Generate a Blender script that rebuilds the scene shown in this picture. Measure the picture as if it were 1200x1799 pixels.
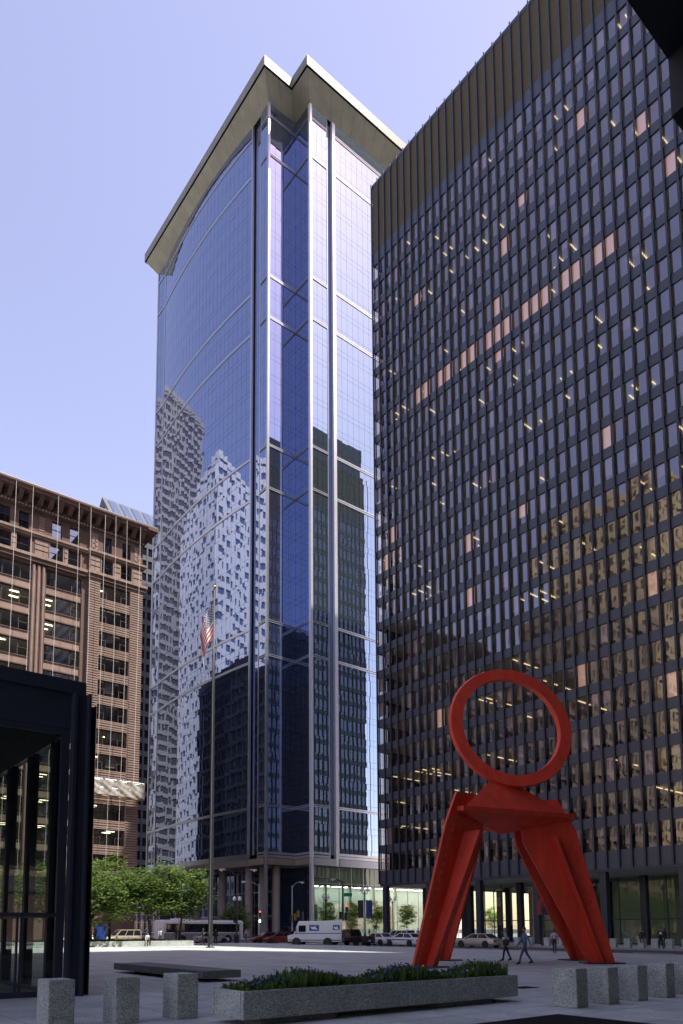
import bpy, bmesh, math, random
from mathutils import Vector, Matrix, Euler, noise
R = math.radians
rnd = random.Random(7)
for o in list(bpy.data.objects): bpy.data.objects.remove(o)
scene = bpy.context.scene
COL = scene.collection

# ---------------------------------------------------------------- camera, sky, sun, exposure
cam = bpy.data.cameras.new('camera'); camo = bpy.data.objects.new('camera', cam); COL.objects.link(camo)
camo.location = (0, 0, 1.72)
camo.rotation_euler = (R(90) + 0.1027, 0, -R(37.07))
cam.sensor_fit = 'HORIZONTAL'; cam.sensor_width = 36; cam.lens = 38.52
cam.shift_x = 0.0667; cam.shift_y = 0.5001
cam.clip_start = 0.1; cam.clip_end = 6000
scene.camera = camo
scene.render.resolution_x = 683; scene.render.resolution_y = 1024
SUN_AZ, SUN_EL = 148.0, 62.0           # compass bearing (north = +Y), elevation
world = bpy.data.worlds.new('World'); scene.world = world; world.use_nodes = True
wn = world.node_tree.nodes; wl = world.node_tree.links
bg = wn['Background']
sky = wn.new('ShaderNodeTexSky'); sky.sky_type = 'NISHITA'; sky.sun_disc = False
sky.sun_elevation = R(SUN_EL); sky.sun_rotation = R(SUN_AZ)
sky.altitude = 180; sky.air_density = 1.0; sky.dust_density = 0.9; sky.ozone_density = 3.0
hs = wn.new('ShaderNodeMix'); hs.data_type = 'RGBA'; hs.blend_type = 'MULTIPLY'; hs.inputs[0].default_value = 1
hs.inputs[7].default_value = (1.24, 0.845, 0.74, 1)
wl.new(sky.outputs[0], hs.inputs[6]); wl.new(hs.outputs[2], bg.inputs['Color'])
bg.inputs['Strength'].default_value = 0.138
sl = bpy.data.lights.new('sun', 'SUN'); sl.energy = 2.5; sl.angle = R(0.53); sl.color = (1.0, 0.94, 0.85)
so = bpy.data.objects.new('sun', sl); COL.objects.link(so)
sd = Vector((math.sin(R(SUN_AZ)) * math.cos(R(SUN_EL)), math.cos(R(SUN_AZ)) * math.cos(R(SUN_EL)), math.sin(R(SUN_EL))))
so.rotation_euler = sd.to_track_quat('Z', 'Y').to_euler(); so.location = (60, -60, 200)
scene.view_settings.view_transform = 'Standard'; scene.view_settings.look = 'None'
scene.view_settings.gamma = 1; scene.view_settings.use_curve_mapping = False
scene.view_settings.exposure = 1.68
scene.render.engine = 'CYCLES'
scene.cycles.caustics_reflective = False; scene.cycles.caustics_refractive = False
scene.cycles.max_bounces = 10; scene.cycles.transparent_max_bounces = 16; scene.cycles.glossy_bounces = 5

# ---------------------------------------------------------------- materials
MATS = {}
def mat(name, col=(.5, .5, .5), rough=.6, metal=0., spec=.5, var=0., vscale=4., bump=0., bscale=30., emit=None, coat=0., stretch=(1, 1, 1), ior=1.5):
    m = bpy.data.materials.new(name); m.use_nodes = True; MATS[name] = m
    nt = m.node_tree; b = nt.nodes['Principled BSDF']
    b.inputs['Base Color'].default_value = (*col, 1); b.inputs['Roughness'].default_value = rough
    b.inputs['Metallic'].default_value = metal; b.inputs['Specular IOR Level'].default_value = spec
    b.inputs['IOR'].default_value = ior; b.inputs['Coat Weight'].default_value = coat
    if var or bump:
        tc = nt.nodes.new('ShaderNodeNewGeometry'); mp = nt.nodes.new('ShaderNodeMapping'); mp.inputs['Scale'].default_value = stretch
        nt.links.new(tc.outputs['Position'], mp.inputs[0])
    if var:
        n = nt.nodes.new('ShaderNodeTexNoise'); n.inputs['Scale'].default_value = vscale; n.inputs['Detail'].default_value = 6; n.inputs['Roughness'].default_value = .65
        nt.links.new(mp.outputs[0], n.inputs['Vector'])
        r = nt.nodes.new('ShaderNodeValToRGB')
        r.color_ramp.elements[0].position = .3; r.color_ramp.elements[1].position = .7
        r.color_ramp.elements[0].color = (*[c * (1 - var) for c in col], 1); r.color_ramp.elements[1].color = (*[min(1, c * (1 + var)) for c in col], 1)
        nt.links.new(n.outputs[0], r.inputs[0]); nt.links.new(r.outputs[0], b.inputs['Base Color'])
    if bump:
        n2 = nt.nodes.new('ShaderNodeTexNoise'); n2.inputs['Scale'].default_value = bscale; n2.inputs['Detail'].default_value = 4
        nt.links.new(mp.outputs[0], n2.inputs['Vector'])
        bp = nt.nodes.new('ShaderNodeBump'); bp.inputs['Strength'].default_value = bump; bp.inputs['Distance'].default_value = .05
        nt.links.new(n2.outputs[0], bp.inputs['Height']); nt.links.new(bp.outputs[0], b.inputs['Normal'])
    if emit:
        b.inputs['Emission Color'].default_value = (*emit[:3], 1); b.inputs['Emission Strength'].default_value = emit[3]
    return m
def speckle(name, col, amount=.5, scale=90., rough=.75):
    """granite: fine light and dark grains over a slow stain"""
    m = mat(name, col, rough, var=.2, vscale=1.3)
    nt = m.node_tree; b = nt.nodes['Principled BSDF']
    tc = nt.nodes.new('ShaderNodeNewGeometry'); v = nt.nodes.new('ShaderNodeTexVoronoi'); v.inputs['Scale'].default_value = scale
    nt.links.new(tc.outputs['Position'], v.inputs['Vector'])
    r = nt.nodes.new('ShaderNodeValToRGB'); r.color_ramp.elements[0].position = .1; r.color_ramp.elements[1].position = .9
    r.color_ramp.elements[0].color = (1 - amount,) * 3 + (1,); r.color_ramp.elements[1].color = (1 + amount,) * 3 + (1,)
    sp = nt.nodes.new('ShaderNodeSeparateColor'); nt.links.new(v.outputs['Color'], sp.inputs[0]); nt.links.new(sp.outputs[0], r.inputs[0])
    mx = nt.nodes.new('ShaderNodeMix'); mx.data_type = 'RGBA'; mx.blend_type = 'MULTIPLY'; mx.inputs[0].default_value = 1
    src = b.inputs['Base Color'].links[0].from_socket
    nt.links.new(src, mx.inputs[6]); nt.links.new(r.outputs[0], mx.inputs[7]); nt.links.new(mx.outputs[2], b.inputs['Base Color'])
    return m
def glass(name, refl=(.8, .85, .95), tint=(.3, .28, .25), fac=.2, rough=.0, ior=1.5, wave=0.):
    """glazing: a coated fraction mirrors, Fresnel adds to it, the rest lets tinted light through"""
    m = bpy.data.materials.new(name); m.use_nodes = True; MATS[name] = m; nt = m.node_tree
    nt.nodes.remove(nt.nodes['Principled BSDF']); out = nt.nodes['Material Output']
    g = nt.nodes.new('ShaderNodeBsdfGlossy'); g.inputs['Color'].default_value = (*refl, 1); g.inputs['Roughness'].default_value = rough
    t = nt.nodes.new('ShaderNodeBsdfTransparent'); t.inputs['Color'].default_value = (*tint, 1)
    fr = nt.nodes.new('ShaderNodeFresnel'); ge = nt.nodes.new('ShaderNodeNewGeometry'); mr = nt.nodes.new('ShaderNodeMapRange')   # same Fresnel on both sides of the sheet
    mr.inputs[3].default_value = ior; mr.inputs[4].default_value = 1 / ior; nt.links.new(ge.outputs['Backfacing'], mr.inputs[0]); nt.links.new(mr.outputs[0], fr.inputs['IOR'])
    ma = nt.nodes.new('ShaderNodeMath'); ma.operation = 'MULTIPLY_ADD'; ma.inputs[1].default_value = 1 - fac; ma.inputs[2].default_value = fac; ma.use_clamp = True
    nt.links.new(fr.outputs[0], ma.inputs[0])
    mx = nt.nodes.new('ShaderNodeMixShader'); nt.links.new(ma.outputs[0], mx.inputs[0]); nt.links.new(t.outputs[0], mx.inputs[1]); nt.links.new(g.outputs[0], mx.inputs[2])
    nt.links.new(mx.outputs[0], out.inputs['Surface'])
    if wave:
        tc = nt.nodes.new('ShaderNodeTexCoord'); n = nt.nodes.new('ShaderNodeTexNoise'); n.inputs['Scale'].default_value = .8; n.inputs['Detail'].default_value = 1
        bp = nt.nodes.new('ShaderNodeBump'); bp.inputs['Strength'].default_value = wave; bp.inputs['Distance'].default_value = .02
        nt.links.new(tc.outputs['Object'], n.inputs[0]); nt.links.new(n.outputs[0], bp.inputs['Height'])
        nt.links.new(bp.outputs[0], g.inputs['Normal'])
    return m

mat('asphalt', (.06, .06, .063), .9, var=.25, vscale=.6, bump=.3, bscale=40)
mat('concrete', (.33, .32, .30), .9, var=.15, vscale=.5, bump=.2, bscale=30)
speckle('granite', (.40, .43, .40), .48, 70.)
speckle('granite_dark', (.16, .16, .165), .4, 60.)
mat('granite_black', (.012, .012, .013), .8, spec=.2, var=.3, vscale=12)
mat('paint_white', (.75, .75, .72), .7, var=.15, vscale=3)
mat('paint_yellow', (.65, .45, .06), .7)
mat('black_steel', (.029, .034, .053), .42, spec=.5, var=.12, vscale=.7)
mat('black_steel_dull', (.016, .017, .021), .6, spec=.3, var=.12, vscale=.7)
mat('spandrel_steel', (.056, .064, .092), .40, spec=.5, var=.10, vscale=.25)
mat('louvre', (.115, .092, .045), .6, var=.28, vscale=1.2, stretch=(.3, .3, 14), bump=.5, bscale=9)
glass('tower_glass', (.82, .84, 1.0), (.88, .82, .78), .18, ior=1.45, wave=.22)
glass('lobby_glass', (.9, 1, .95), (.72, .80, .74), .05, ior=1.4)
glass('dark_glass', (.8, .85, .9), (.68, .74, .70), .04, ior=1.4)
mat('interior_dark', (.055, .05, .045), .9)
mat('interior_grey', (.50, .48, .43), .9)
mat('ceiling_white', (.62, .60, .54), .9)
mat('light_warm', (1, .95, .8), .5, emit=(1, .82, .45, .42))
mat('light_lobby_fill', (1, 1, 1), .5, emit=(.92, 1, .9, 4.5))  # added glow for the lobby that the sun leaves in shade
mat('light_room', (1, 1, 1), .5, emit=(1, .88, .6, 2.2))
mat('light_cool', (1, 1, .95), .5, emit=(1, .93, .72, 1.3))
mat('blind_tan_glow', (.88, .62, .50), .9, var=.08, vscale=.6, emit=(1, .60, .44, .09))  # emission stands in for sun glowing through the drawn blinds
mat('blind_grey', (.38, .33, .34), .9, var=.08, vscale=.6)
mat('mirror_glass', (.24, .29, .44), .015, metal=.92, spec=.5)
mat('mirror_glass_dark', (.15, .19, .28), .03, metal=.85, spec=.5)
mat('mirror_glass_pale', (.33, .42, .49), .015, metal=.92, spec=.5)
mat('brushed_metal', (.42, .43, .46), .34, metal=.85, var=.08, vscale=.5)
mat('bright_metal', (.80, .80, .80), .30, metal=.6, var=.05, vscale=.5)
mat('soffit_metal', (.28, .28, .215), .5, metal=.35, var=.16, vscale=.35, bump=.25, bscale=.8)
mat('fascia_metal', (.18, .18, .145), .5, metal=.2, var=.15, vscale=.35)
mat('stone_tan', (.26, .22, .18), .55, var=.15, vscale=.25)
mat('lobby_stone', (.55, .62, .55), .6, var=.05, vscale=.3)
mat('lobby_wall_green', (.42, .44, .31), .7, var=.07, vscale=.4)
mat('terracotta', (.13, .08, .064), .85, var=.22, vscale=.5, bump=.2, bscale=8)
mat('terracotta_light', (.27, .19, .152), .85, var=.18, vscale=.5, bump=.2, bscale=8)
mat('window_frame_brown', (.05, .03, .024), .6)
glass('old_glass', (.9, .92, 1), (.80, .80, .76), .22, ior=1.5, wave=.04)
mat('red_steel', (.66, .062, .03), .5, spec=.35, var=.20, vscale=1.6, stretch=(1, 1, .22), bump=.08, bscale=3)
mat('soil', (.04, .03, .02), .95)
mat('white_tower', (.82, .82, .80), .5, var=.04, vscale=.1)
mat('grey_tower', (.30, .29, .28), .7, var=.1, vscale=.1)
mat('tan_tower', (.58, .45, .24), .8, var=.15, vscale=.15)
mat('tan_tower_dark', (.30, .23, .15), .8, var=.15, vscale=.15)
mat('far_window', (.02, .022, .03), .06, spec=.8)
mat('far_window_tan', (.10, .08, .05), .3, spec=.4, var=.5, vscale=.3)
mat('far_window_blue', (.10, .15, .27), .25, spec=.6)
mat('far_window_grey', (.07, .07, .085), .25, spec=.5)
mat('bark', (.07, .055, .042), .95, var=.3, vscale=6, bump=.6, bscale=25)
def leafmat(name, c1, c2):
    m = bpy.data.materials.new(name); m.use_nodes = True; MATS[name] = m; nt = m.node_tree
    b = nt.nodes['Principled BSDF']; b.inputs['Roughness'].default_value = .55
    tc = nt.nodes.new('ShaderNodeTexCoord'); n = nt.nodes.new('ShaderNodeTexNoise'); n.inputs['Scale'].default_value = 2.3; n.inputs['Detail'].default_value = 5
    r = nt.nodes.new('ShaderNodeValToRGB'); r.color_ramp.elements[0].position = .35; r.color_ramp.elements[1].position = .68
    r.color_ramp.elements[0].color = (*c1, 1); r.color_ramp.elements[1].color = (*c2, 1)
    nt.links.new(tc.outputs['Object'], n.inputs[0]); nt.links.new(n.outputs[0], r.inputs[0]); nt.links.new(r.outputs[0], b.inputs['Base Color'])
    tr = nt.nodes.new('ShaderNodeBsdfTranslucent'); nt.links.new(r.outputs[0], tr.inputs['Color'])
    mx = nt.nodes.new('ShaderNodeMixShader'); mx.inputs[0].default_value = .4
    nt.links.new(b.outputs[0], mx.inputs[1]); nt.links.new(tr.outputs[0], mx.inputs[2]); nt.links.new(mx.outputs[0], nt.nodes['Material Output'].inputs['Surface'])
leafmat('leaf_locust', (.075, .13, .025), (.17, .25, .06))
leafmat('leaf_young', (.32, .46, .07), (.48, .60, .14))
leafmat('leaf_flower', (.06, .13, .025), (.14, .23, .05))
mat('petal_blue', (.07, .09, .38), .7); mat('petal_pale', (.45, .48, .6), .7); mat('petal_yellow', (.6, .5, .08), .7)

# plaza paving beyond the slabs that are built one by one: faint joint grid and stains
def paving(name):
    m = mat(name, (.435, .47, .455), .72, var=.22, vscale=.45)
    nt = m.node_tree; b = nt.nodes['Principled BSDF']
    tc = nt.nodes.new('ShaderNodeTexCoord'); br = nt.nodes.new('ShaderNodeTexBrick')
    br.offset = 0; br.squash = 1; br.inputs['Scale'].default_value = 1; br.inputs['Brick Width'].default_value = 1.42; br.inputs['Row Height'].default_value = 1.42
    br.inputs['Mortar Size'].default_value = .02; br.inputs['Color1'].default_value = (1, 1, 1, 1); br.inputs['Color2'].default_value = (.88, .88, .89, 1); br.inputs['Mortar'].default_value = (.40, .40, .40, 1)
    nt.links.new(tc.outputs['Object'], br.inputs['Vector'])
    mx = nt.nodes.new('ShaderNodeMix'); mx.data_type = 'RGBA'; mx.blend_type = 'MULTIPLY'; mx.inputs[0].default_value = 1
    nt.links.new(b.inputs['Base Color'].links[0].from_socket, mx.inputs[6]); nt.links.new(br.outputs[0], mx.inputs[7]); nt.links.new(mx.outputs[2], b.inputs['Base Color'])
paving('plaza_paving')
speckle('plaza_slab', (.45, .49, .47), .22, 70.)
def slabtone(m):
    nt = m.node_tree; b = nt.nodes['Principled BSDF']; oi = nt.nodes.new('ShaderNodeObjectInfo'); r = nt.nodes.new('ShaderNodeMapRange'); r.inputs[3].default_value = .84; r.inputs[4].default_value = 1.06
    nt.links.new(oi.outputs['Random'], r.inputs[0]); mx = nt.nodes.new('ShaderNodeMix'); mx.data_type = 'RGBA'; mx.blend_type = 'MULTIPLY'; mx.inputs[0].default_value = 1
    nt.links.new(b.inputs['Base Color'].links[0].from_socket, mx.inputs[6]); nt.links.new(r.outputs[0], mx.inputs[7]); nt.links.new(mx.outputs[2], b.inputs['Base Color'])
slabtone(MATS['plaza_slab'])

# ---------------------------------------------------------------- mesh helpers
BOXF = [(0, 3, 2, 1), (4, 5, 6, 7), (0, 1, 5, 4), (1, 2, 6, 5), (2, 3, 7, 6), (3, 0, 4, 7)]
class MB:
    def __init__(s): s.v = []; s.f = []; s.m = []
    def add(s, vs, fs, m=0):
        n = len(s.v); s.v += [tuple(p) for p in vs]; s.f += [tuple(i + n for i in f) for f in fs]; s.m += [m] * len(fs); return s
    def box(s, x0, x1, y0, y1, z0, z1, m=0):
        return s.add([(x0, y0, z0), (x1, y0, z0), (x1, y1, z0), (x0, y1, z0), (x0, y0, z1), (x1, y0, z1), (x1, y1, z1), (x0, y1, z1)], BOXF, m)
    def hexa(s, a, b, m=0):      # two quads (bottom ccw, top ccw)
        return s.add(list(a) + list(b), BOXF, m)
    def quad(s, a, b, c, d, m=0): return s.add([a, b, c, d], [(0, 1, 2, 3)], m)
    def prism(s, pts, ax, lo, hi, m=0):   # pts 2-D ccw outline, extruded along axis ax (0,1,2)
        n = len(pts)
        def P(p, t):
            return (t, p[0], p[1]) if ax == 0 else ((p[0], t, p[1]) if ax == 1 else (p[0], p[1], t))
        vs = [P(p, lo) for p in pts] + [P(p, hi) for p in pts]
        fs = [tuple(range(n))[::-1], tuple(range(n, 2 * n))] + [(i, (i + 1) % n, n + (i + 1) % n, n + i) for i in range(n)]
        return s.add(vs, fs, m)
    def tube(s, path, rad, seg=8, m=0, cap=True):
        path = [Vector(p) for p in path]; k = len(path)
        if not hasattr(rad, '__len__'): rad = [rad] * k
        vs = []; up = Vector((0, 0, 1))
        for i, p in enumerate(path):
            d = (path[min(i + 1, k - 1)] - path[max(i - 1, 0)]).normalized()
            a = d.cross(up)
            if a.length < .05: a = d.cross(Vector((1, 0, 0)))
            a.normalize(); b = d.cross(a)
            for j in range(seg):
                t = 2 * math.pi * j / seg; vs.append(p + (a * math.cos(t) + b * math.sin(t)) * rad[i])
        fs = []
        for i in range(k - 1):
            for j in range(seg):
                fs.append((i * seg + j, (i + 1) * seg + j, (i + 1) * seg + (j + 1) % seg, i * seg + (j + 1) % seg))
        if cap: fs += [tuple(range(seg)), tuple(range((k - 1) * seg, k * seg))[::-1]]
        return s.add(vs, fs, m)
    def lathe(s, prof, c=(0, 0, 0), seg=12, m=0, axis=2):  # prof: (r, z)
        vs = []
        for r, z in prof:
            for j in range(seg):
                t = 2 * math.pi * j / seg
                p = (r * math.cos(t), r * math.sin(t), z)
                if axis == 1: p = (p[0], p[2], p[1])
                elif axis == 0: p = (p[2], p[0], p[1])
                vs.append((c[0] + p[0], c[1] + p[1], c[2] + p[2]))
        k = len(prof); fs = []
        for i in range(k - 1):
            for j in range(seg): fs.append((i * seg + j, i * seg + (j + 1) % seg, (i + 1) * seg + (j + 1) % seg, (i + 1) * seg + j))
        fs += [tuple(range(seg))[::-1], tuple(range((k - 1) * seg, k * seg))]
        return s.add(vs, fs, m)
    def mesh(s, name, mats, smooth=False, off=(0, 0, 0)):
        me = bpy.data.meshes.new(name)
        ox, oy, oz = off
        me.from_pydata([(x - ox, y - oy, z - oz) for x, y, z in s.v], [], s.f)
        if isinstance(mats, str): mats = [mats]
        for k in mats: me.materials.append(MATS[k])
        if any(s.m): me.polygons.foreach_set('material_index', s.m)
        if smooth: me.polygons.foreach_set('use_smooth', [True] * len(me.polygons))
        me.update(); return me
    def build_each(s, name, mats, parent):
        for i in range(len(s.v) // 8):
            m = MB(); m.add(s.v[i * 8:i * 8 + 8], BOXF); m.build(name, mats, parent)
    def build(s, name, mats, parent=None, smooth=False, kind=None, loc=None):
        """vertices are world coordinates; the part keeps its thing's origin"""
        off = (0, 0, 0)
        if parent is not None: off = worldloc(parent)
        elif loc is not None: off = loc
        o = bpy.data.objects.new(name, s.mesh(name, mats, smooth, off)); COL.objects.link(o)
        if parent is not None: o.parent = parent
        elif loc is not None: o.location = loc
        if kind: o['kind'] = kind
        return o
def worldloc(o):
    v = Vector((0, 0, 0))
    while o is not None: v += Vector(o.location); o = o.parent
    return tuple(v)
def tag(o, label, cat, group=None):
    o['label'] = label; o['category'] = cat
    if group: o['group'] = group
    return o
def thing(name, label, cat, loc, group=None):
    o = bpy.data.objects.new(name, None); COL.objects.link(o); o.location = loc; o.empty_display_size = .3
    return tag(o, label, cat, group)
def inst(name, me, parent, loc, rot=(0, 0, 0), scale=(1, 1, 1)):
    """another object on shared mesh data; loc is relative to the parent"""
    o = bpy.data.objects.new(name, me); COL.objects.link(o); o.parent = parent
    o.location = loc; o.rotation_euler = rot; o.scale = scale; return o
def struct(o): o['kind'] = 'structure'; return o
def dup(root, loc, rotz=None, label=None):
    r = root.copy(); COL.objects.link(r); r.location = loc
    if rotz is not None: r.rotation_euler = (0, 0, rotz)
    if label: r['label'] = label
    for ch in list(root.children):
        c = ch.copy(); COL.objects.link(c); c.parent = r
        for g in list(ch.children):
            d = g.copy(); COL.objects.link(d); d.parent = c
    return r

# ================================================================ THE SETTING
g = MB().box(-2500, 2500, -2500, 2500, -1.2, -.16).build('ground', 'asphalt'); struct(g)
g = MB().box(-120, 50.2, -90, 77.6, -.3, -.004).build('plaza', 'plaza_paving'); struct(g); plaza = g
kb = MB(); kb.box(50.2, 50.5, -90, 77.9, -.3, .0); kb.box(-120, 50.2, 77.6, 77.9, -.3, .0); struct(kb.build('plaza_kerb', 'concrete'))
def sidewalk(x0, x1, y0, y1):
    o = MB().box(x0, x1, y0, y1, -.3, 0).build('pavement', 'concrete'); struct(o); return o
sidewalk(63.8, 240, -90, 80.2); sidewalk(63.8, 240, 92, 175); sidewalk(-120, 50.2, 91.2, 163); sidewalk(-120, 50.2, 176, 420); sidewalk(63.8, 240, 188, 420)
mk = MB()
for i in range(9): mk.box(51.2 + i * 1.35, 51.85 + i * 1.35, 74.6, 77.4, -.17, -.152)
for i in range(8): mk.box(47.2, 50.0, 80.4 + i * 1.35, 81.05 + i * 1.35, -.17, -.152)
for k in range(12): mk.box(57.0, 57.15, 6 + k * 5.4, 9.2 + k * 5.4, -.17, -.152)
mk.box(51, 63.4, 72.6, 73.1, -.17, -.152)
struct(mk.build('road_markings', 'paint_white'))
# granite slabs of the near plaza, one by one (1.42 m module)
slab = MB().box(.012, 1.408, .012, 1.408, -.05, 0).mesh('paver', 'plaza_slab')
for i in range(0, 18):
    for j in range(4, 14):
        x, y = i * 1.42, j * 1.42
        if math.hypot(x, y) > 21.5 or math.hypot(x + 1.4, y + 1.4) < 10.5: continue
        az = math.degrees(math.atan2(x + .7, y + .7))
        if az < 6 or az > 70: continue
        inst('paver', slab, plaza, (x, y, rnd.uniform(-.0015, .0015)), scale=(1, 1, 1))

# ================================================================ BLACK COURTHOUSE TOWER (right)
WX, NY, MOD, FL, SILL0, PH = 71.38, 74.8, 1.36, 3.633, 9.80, 2.50
NF = 26
T = thing('courthouse_tower', 'tall black steel tower with a grid of bronze windows behind the red sculpture', 'tower', (WX, NY, 0))
def rel(p, o=T):
    w = worldloc(o); return (p[0] - w[0], p[1] - w[1], p[2] - w[2])
CAMP = Vector((0, 0, 1.72)); CR = Matrix.Rotation(-R(37.07), 3, 'Z') @ Matrix.Rotation(R(90) + .1027, 3, 'X')
def px(p):
    d = CR.transposed() @ (Vector(p) - CAMP); return 520 + 1284 * d.x / -d.z, 1499.7 - 1284 * d.y / -d.z
YM = [NY - MOD * j for j in range(81)]
# mullions: rolled I-sections the full height
im = MB(); im.box(-.26, -.225, -.10, .10, 0, 1); im.box(-.225, -.0, -.025, .025, 0, 1); im = im.mesh('mullion', 'black_steel')
rest = MB()
for j, y in enumerate(YM):
    if j < 40: inst('mullion', im, T, rel((WX, y, 7.98)), scale=(1, 1, 109.0))
    else: rest.box(WX - .16, WX, y - .06, y + .06, 7.98, 117)
for i in range(0, 38):
    x = WX + MOD * i + .3; rest.box(x - .06, x + .06, NY, NY + .16, 7.98, 117)
rest.build('mullion_run', 'black_steel', T, kind='stuff')
# spandrel plates, one per floor on the west and north fronts
zs = [(7.96, SILL0)] + [(SILL0 + FL * k + PH, SILL0 + FL * (k + 1)) for k in range(NF)]
for k, (a, b) in enumerate(zs):
    if k == NF: b = 105.2
    MB().box(WX + .0, WX + .18, YM[-1], NY - .2, a, b).box(WX, 121, NY - .2, NY, a, b).build('spandrel', 'spandrel_steel', T)
MB().box(WX - .05, WX + .3, YM[-1], NY + .02, 7.62, 7.957).box(WX, 121, NY - .3, NY + .02, 7.62, 7.957).build('edge_beam', 'black_steel', T)
# glazing
paneme = MB().quad((0, MOD / 2 - .085, 0), (0, -MOD / 2 + .085, 0), (0, -MOD / 2 + .085, PH), (0, MOD / 2 - .085, PH)).mesh('window_pane', 'tower_glass')
cells = []
for k in range(NF):
    for j in range(80):
        y = (YM[j] + YM[j + 1]) / 2; z = SILL0 + FL * k
        X, Y = px((WX, y, z + 1.2)); vis = -10 < X < 1210 and -10 < Y < 1799 and y > 5
        cells.append((0 if vis else 1, (Vector((WX, y, z)) - CAMP).length, k, j, y, z))
cells.sort(); rest = MB()
for n, (v, d, k, j, y, z) in enumerate(cells):
    ty, tz = rnd.gauss(0, .0055), rnd.gauss(0, .007)
    if n < 300: inst('window_pane', paneme, T, rel((WX + .13, y, z)), rot=(0, ty, tz))
    else:
        w = MOD / 2 - .085; dx = tz * w; dz = ty * PH
        rest.quad((WX + .13 - dx, y + w, z), (WX + .13 + dx, y - w, z), (WX + .13 + dx + dz, y - w, z + PH), (WX + .13 - dx + dz, y + w, z + PH))
for k in range(NF):
    for i in range(36):
        x = WX + .3 + MOD * (i + .5); z = SILL0 + FL * k; t = rnd.gauss(0, .004) * .6; w = MOD / 2 - .085
        rest.quad((x + w, NY - .13 + t, z), (x - w, NY - .13 - t, z), (x - w, NY - .13 - t, z + PH), (x + w, NY - .13 + t, z + PH))
rest.build('window_panes', 'tower_glass', T, kind='stuff')
fr = MB()
for k in range(NF):
    z = SILL0 + FL * k
    for j in range(37):
        for s in (YM[j] - .085, YM[j + 1] + .055): fr.box(WX + .09, WX + .14, s, s + .03, z, z + PH)
fr.build('window_frames', 'black_steel_dull', T, kind='stuff')
# louvred plant floors at the top
lm = MB().box(0, .08, -MOD / 2 + .03, MOD / 2 - .03, 0, 11.1)
for q in range(36): lm.box(-.05, 0, -MOD / 2 + .05, MOD / 2 - .05, .1 + q * .306, .1 + q * .306 + .19)
lm = lm.mesh('louvre_panel', 'louvre')
for j in range(38): inst('louvre_panel', lm, T, rel((WX + .05, (YM[j] + YM[j + 1]) / 2, 105.22)))
MB().box(WX + .1, WX + .2, YM[-1], YM[38], 105.22, 116.3).box(WX + .4, 121, NY - .25, NY - .1, 105.22, 116.3).build('louvre_wall', 'louvre', T)
MB().box(WX - .02, 121, YM[-1], NY + .03, 116.35, 117.0).build('roof', 'black_steel', T)
MB().box(86, 120.5, 10, 74.2, 117.0, 124.8).build('roof_plant_room', 'black_steel', T)
# floors, ceilings and core behind the glass
for k in range(NF + 1):
    z = SILL0 + FL * k - (FL - PH)
    MB().box(WX + .3, 90, YM[-1] + .3, NY - .3, z + .06 if k else 7.66, z + FL - PH - .06 - (.5 if k == 0 else 0)).build('floor_slab', 'ceiling_white', T)
MB().box(79.5, 118, YM[-1] + 1, NY - 7, 9, 116.2).box(WX + .4, 79.4, 4, 4.2, 9, 105).box(WX + .9, 120, NY - 1.0, NY - .9, 9.8, 105).build('core_wall', 'interior_dark', T)
MB().box(120.7, 121, YM[-1], NY - .3, 7.96, 116.3).box(WX + .4, 120.7, YM[-1], YM[-1] + .2, 7.96, 116.3).build('rear_wall', 'spandrel_steel', T)
# lit ceiling fixtures seen through the glass
fix = MB().box(0, 1.2, -.045, .045, -.07, 0).mesh('ceiling_light', 'light_warm')
nl = 0
for k in range(NF):
    j = 0
    while j < 37:
        if rnd.random() < (.14 if k > 9 else .07):
            run = rnd.choice((1, 1, 1, 2, 3))
            for q in range(run):
                y = YM[min(j + q, 39)] - MOD * rnd.choice((.35, .5, .65)); z = SILL0 + FL * k + PH - .02 + .05
                rows = rnd.choice(((1.2,), (1.0, 3.4), (2.2,))) if k > 6 else ((1.0, 3.2, 5.4) if rnd.random() < .5 else (1.6,))
                for xx in rows:
                    inst('ceiling_light', fix, T, rel((WX + xx, y, z)), scale=(rnd.uniform(.5, 1.4), rnd.choice((.7, 1, 1)), 1)); nl += 1
            j += run
        j += 1
# roller blinds
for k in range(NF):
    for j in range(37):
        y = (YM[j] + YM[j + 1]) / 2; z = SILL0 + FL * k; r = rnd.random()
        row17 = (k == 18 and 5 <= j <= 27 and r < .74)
        if row17 or r < .014 or (k in (17, 22) and r < .035): kind, h = 'blind_tan_glow', (PH - .02 if (row17 or r < .012) else rnd.uniform(.8, 1.8))
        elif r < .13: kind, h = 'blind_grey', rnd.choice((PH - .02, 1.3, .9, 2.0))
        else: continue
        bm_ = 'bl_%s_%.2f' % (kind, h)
        MB().box(WX + .24, WX + .26, y - .58, y + .58, z + PH - h, z + PH).build('roller_blind', kind, T)
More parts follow.
